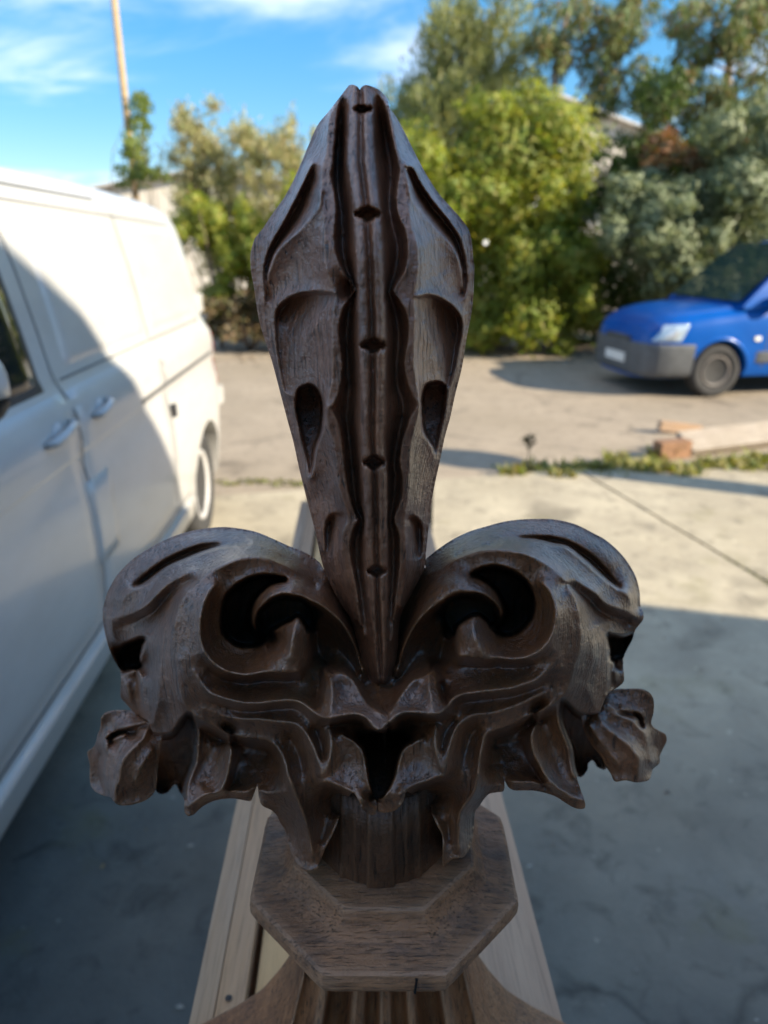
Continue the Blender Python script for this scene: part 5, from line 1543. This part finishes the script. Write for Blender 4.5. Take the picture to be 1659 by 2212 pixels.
# cabin
gx = [-.22, -.50, -.80, -1.02, -1.2, -1.6, -2.4, -3.05, -3.2, -3.28]
gt = [1.06, 1.33, 1.58, 1.70, 1.755, 1.79, 1.80, 1.77, 1.72, 1.55]
V = []; F = []
for x, t in zip(gx, gt):
    w = cwid(max(x, -3.1)) - .03
    k = min(1, (t - 1.04) / .7)
    tw = w - .17 * k
    s = [(0, t + .012), (tw * .6, t + .006), (tw * .93, t - .02), (tw, t - .06 * k - .004), (w - .06 * k, 1.04 + (t - 1.04) * .4), (w, 1.02)]
    V += [(x, y, z) for y, z in s[::-1]] + [(x, -y, z) for y, z in s[1:]]
nr = 11
for a in range(len(gx) - 1):
    for k in range(nr - 1): F.append((a * nr + k, a * nr + k + 1, (a + 1) * nr + k + 1, (a + 1) * nr + k))
F.append(tuple(range(nr))[::-1]); F.append(tuple((len(gx) - 1) * nr + k for k in range(nr)))
cab = link('cabin', mesh_np('cabin', V, F), BLUE, car)
cab.data.set_sharp_from_angle(angle=R(30)) if hasattr(cab.data, 'set_sharp_from_angle') else None
SCREEN = NT('screen_glass').set(Base_Color=(0.022, 0.045, 0.038), Roughness=0.03, Specular_IOR_Level=0.6)
bm = bmesh.new()
bm.faces.new([bm.verts.new(p) for p in ((-.20, .74, 1.10), (-.20, -.74, 1.10), (-.98, -.63, 1.745), (-.98, .63, 1.745))])
bm_link('windscreen', bm, SCREEN, car)
for s in (1, -1):
    bm = bmesh.new()
    q = [(-.72, 1.10), (-1.55, 1.10), (-1.55, 1.62), (-1.12, 1.62)]
    bm.faces.new([bm.verts.new((x, s * (.835 - (z - 1.04) * .215), z)) for x, z in q])
    bm_link('side_window', bm, GLASS, car)
    shell('wing_mirror', (-.62, s * .94, 1.13), (.07, .10, .085), BLACKP, car)
    bm = bmesh.new(); bm_tube(bm, [(-.40, s * .05, 1.09), (-.50, s * .60, 1.17)], [.009, .006], 8); bm_link('wiper', bm, BLACKP, car)

# ------------------------------------------------------------------ post out of frame on the right whose shadow crosses the yard
tip = Vector((0.62, 5.86, 0)); base_k = 2.75 / SUN_DIR.z
pb_ = tip + SUN_DIR * base_k
pst = empty('gate_post', (pb_.x, pb_.y, 0), 0, 'thick timber gate post with a rounded cap standing right of the camera', 'post')
bm = bmesh.new(); bm_box(bm, (0, 0, 1.25), (0.23, 0.23, 2.5)); bm_link('shaft', bm, T_BROWN, pst, bevel=0.01)
bm = bmesh.new(); bm_lathe(bm, [(0.15, 2.50), (0.25, 2.56), (0.28, 2.68), (0.24, 2.80), (0.12, 2.88)], 24); bm_link('cap', bm, T_BROWN, pst, smooth=True)

# ------------------------------------------------------------------ rubbish and weeds along the slab edge
PALEW = timber('pale_board', (0.24, 0.20, 0.16), (0.40, 0.34, 0.27), (0.29, 0.24, 0.18), scale=(5, 40, 40))
a = gnd(1497, 990); b = gnd(1720, 960)
d = (b - a); ang = math.atan2(d.y, d.x)
pl = empty('pale_board', (a.x, a.y, 0), ang, 'long pale weathered board lying on the weedy slab edge', 'board')
bm = bmesh.new(); bm_box(bm, (0.85, 0.12, 0.105), (1.7, 0.24, 0.05), Matrix.Rotation(0.52, 3, 'X')); bm_link('board', bm, PALEW, pl, bevel=0.006)
bm = bmesh.new(); bm_box(bm, (0.9, 0.16, 0.028), (1.8, 0.14, 0.05)); bm_link('batten', bm, PALEW, pl, bevel=0.006)
a = gnd(1455, 992)
br = empty('timber_offcut', (a.x, a.y + 0.06, 0), 0.30, 'short orange-brown timber block lying left of the pale board', 'timber block')
bm = bmesh.new(); bm_box(bm, (0, 0, 0.075), (0.30, 0.12, 0.145)); bm_link('block', bm, plain('rusty_block', (0.24, 0.13, 0.07), 0.85, var=0.3, scale=14), br, bevel=0.008)
a = gnd(1475, 940)
sl_ = empty('grey_slat', (a.x, a.y + 0.1, 0), 0.12, 'small grey slat propped behind the orange-brown block', 'slat')
bm = bmesh.new(); bm_box(bm, (0, 0, 0.05), (0.42, 0.08, 0.09), Matrix.Rotation(0.15, 3, 'Y')); bm_link('slat', bm, T_GREY, sl_, bevel=0.005)

def tuft_patch(name, label, spots, mat, seed, kind='stuff', h=0.10):
    g = np.random.default_rng(seed)
    V = []; T = []
    for (x, y, r, n, hh) in spots:
        for _ in range(n):
            a = g.random() * 6.283; rr = r * math.sqrt(g.random())
            p = np.array([x + rr * math.cos(a), y + rr * 0.6 * math.sin(a), 0.004])
            d = g.normal(size=3); d[2] = 0; d /= np.linalg.norm(d) + 1e-6
            hgt = h * hh * (0.4 + 0.9 * g.random()); w = 0.006 + 0.012 * g.random()
            sd = np.array([-d[1], d[0], 0]) * w
            mid = p + d * hgt * 0.25 + np.array([0, 0, hgt * 0.65]); tip_ = p + d * hgt * (0.5 + 0.5 * g.random()) + np.array([0, 0, hgt])
            i = len(V)
            V += [p - sd * .6, p + sd * .6, mid + sd, mid - sd, tip_]
            T += [(i, i + 1, i + 2), (i, i + 2, i + 3), (i + 3, i + 2, i + 4)]
    o = link(name, mesh_quads(name, V, T), mat, None, smooth=False)
    return tag(o, label, None, None, kind)
GRASS = leaf_mat('verge_grass', [(0.20, 0.23, 0.04), (0.30, 0.31, 0.06), (0.40, 0.34, 0.11), (0.13, 0.18, 0.03), (0.38, 0.27, 0.10)], trans=0.4)
g = np.random.default_rng(5)
spots = []
for xd in np.linspace(1090, 1700, 70):
    p = gnd(xd + g.normal() * 6, 1022 - (xd - 1090) * 0.018 + g.normal() * 7)
    dens = 0.35 + 0.65 * min(1, max(0, (xd - 1180) / 200))
    spots.append((p.x, p.y, 0.08 + 0.08 * g.random(), int(26 * dens), 0.35 + 0.6 * g.random() * dens))
for xd, yd, k in ((1108, 1030, 60), (1150, 1020, 40), (1215, 1035, 55), (1290, 1020, 70), (1330, 1000, 70), (1395, 1015, 60), (1520, 1010, 80), (1580, 1010, 80), (1640, 1000, 80), (1425, 990, 60)):
    p = gnd(xd, yd); spots.append((p.x, p.y, 0.12, int(k * .7), 0.95))
tuft_patch('verge_grass', 'strip of yellow-green grass and weeds along the slab edge', spots, GRASS, 5)
spots = []
for k in np.linspace(0, 1, 60):
    p = gnd(1425 + 250 * k + g.normal() * 2, 1100 + 182 * k + g.normal() * 2)
    spots.append((p.x, p.y, 0.022 + 0.03 * k, int(8 + 20 * k), 0.22 + 0.15 * k))
for xd in np.linspace(1240, 1420, 24):
    p = gnd(xd + g.normal() * 8, 1325 + g.normal() * 8); spots.append((p.x, p.y, 0.03, 6, 0.15))
for xd in np.linspace(480, 660, 20):
    p = gnd(xd, 1044 + g.normal() * 4); spots.append((p.x, p.y, 0.05, 8, 0.25))
MOSS = leaf_mat('joint_moss', [(0.14, 0.15, 0.02), (0.21, 0.20, 0.03), (0.10, 0.12, 0.02)], trans=0.3)
tuft_patch('joint_moss', 'yellow-green moss growing along the joint between the concrete bays', spots, MOSS, 6, h=0.07)
g = np.random.default_rng(31)
V = []; T = []
for k in range(900):
    if k < 420: x, y = g.uniform(-3, 8), g.normal(12.0, 0.9)
    elif k < 700: x, y = g.uniform(-0.8, 4.5), g.uniform(0.9, 5.4)
    else: x, y = g.uniform(-1, 7), g.uniform(5.5, 11.5)
    zz = 0.034 if y < 5.4 else 0.006
    a = g.random() * 6.28; l = 0.004 + 0.009 * g.random() if y < 11 else 0.03 + 0.04 * g.random()
    ca, sa = math.cos(a) * l, math.sin(a) * l
    i = len(V)
    V += [(x - ca, y - sa, zz), (x + sa * .5, y - ca * .5, zz + l * .3), (x + ca, y + sa, zz + l * .15), (x - sa * .5, y + ca * .5, zz + l * .25)]
    T += [(i, i + 1, i + 2), (i, i + 2, i + 3)]
tag(link('leaf_litter', mesh_quads('leaf_litter', V, T), leaf_mat('litter', [(0.30, 0.20, 0.09), (0.15, 0.09, 0.05), (0.45, 0.42, 0.36), (0.10, 0.08, 0.06)], trans=0.1), None, smooth=False),
    'scattered grit and fallen leaves on the yard', None, None, 'stuff')
# lone seedling weed
p = gnd(1140, 1000)
we = empty('seedling', (p.x, p.y, 0), 0, 'single grey-green seedling standing alone on the sunlit tarmac', 'weed')
bm = bmesh.new(); bm_tube(bm, [(0, 0, 0), (0.006, 0, 0.10), (0.012, 0, 0.21)], [0.006, 0.005, 0.003], 7); bm_link('stem', bm, plain('weed_stem', (0.14, 0.12, 0.05), 0.8), we)
leaf_cloud('leaves', [(p.x + .01, p.y, .20, .055, .05, .055), (p.x, p.y, .15, .03, .03, .03)], 60, 0.05, BROWN, we, 9, origin=(p.x, p.y, 0))
# painted white trumpet standing in for a bright glint on the hedge
p = at(1048, 524, 11.6)
fl = empty('white_glint', p, 0, 'small white spot standing in for a bright glint on the bush', 'glint')
bm = bmesh.new()
bm_lathe(bm, [(0.004, 0.0), (0.008, 0.02), (0.022, 0.05), (0.036, 0.06), (0.030, 0.058)], 14, 'Y', (0, 0, 0))
for v in bm.verts: v.co.y *= -1
bm_link('glint_cup', bm, plain('glint_white', (0.85, 0.85, 0.82), 0.5), fl, smooth=True)
bm = bmesh.new(); bm_tube(bm, [(0, 0.0, 0), (0.0, 0.5, -0.08), (0, 1.2, -0.1)], [0.004, 0.004, 0.004], 6); bm_link('glint_stem', bm, plain('glint_stem', (0.08, 0.14, 0.03), 0.7), fl)
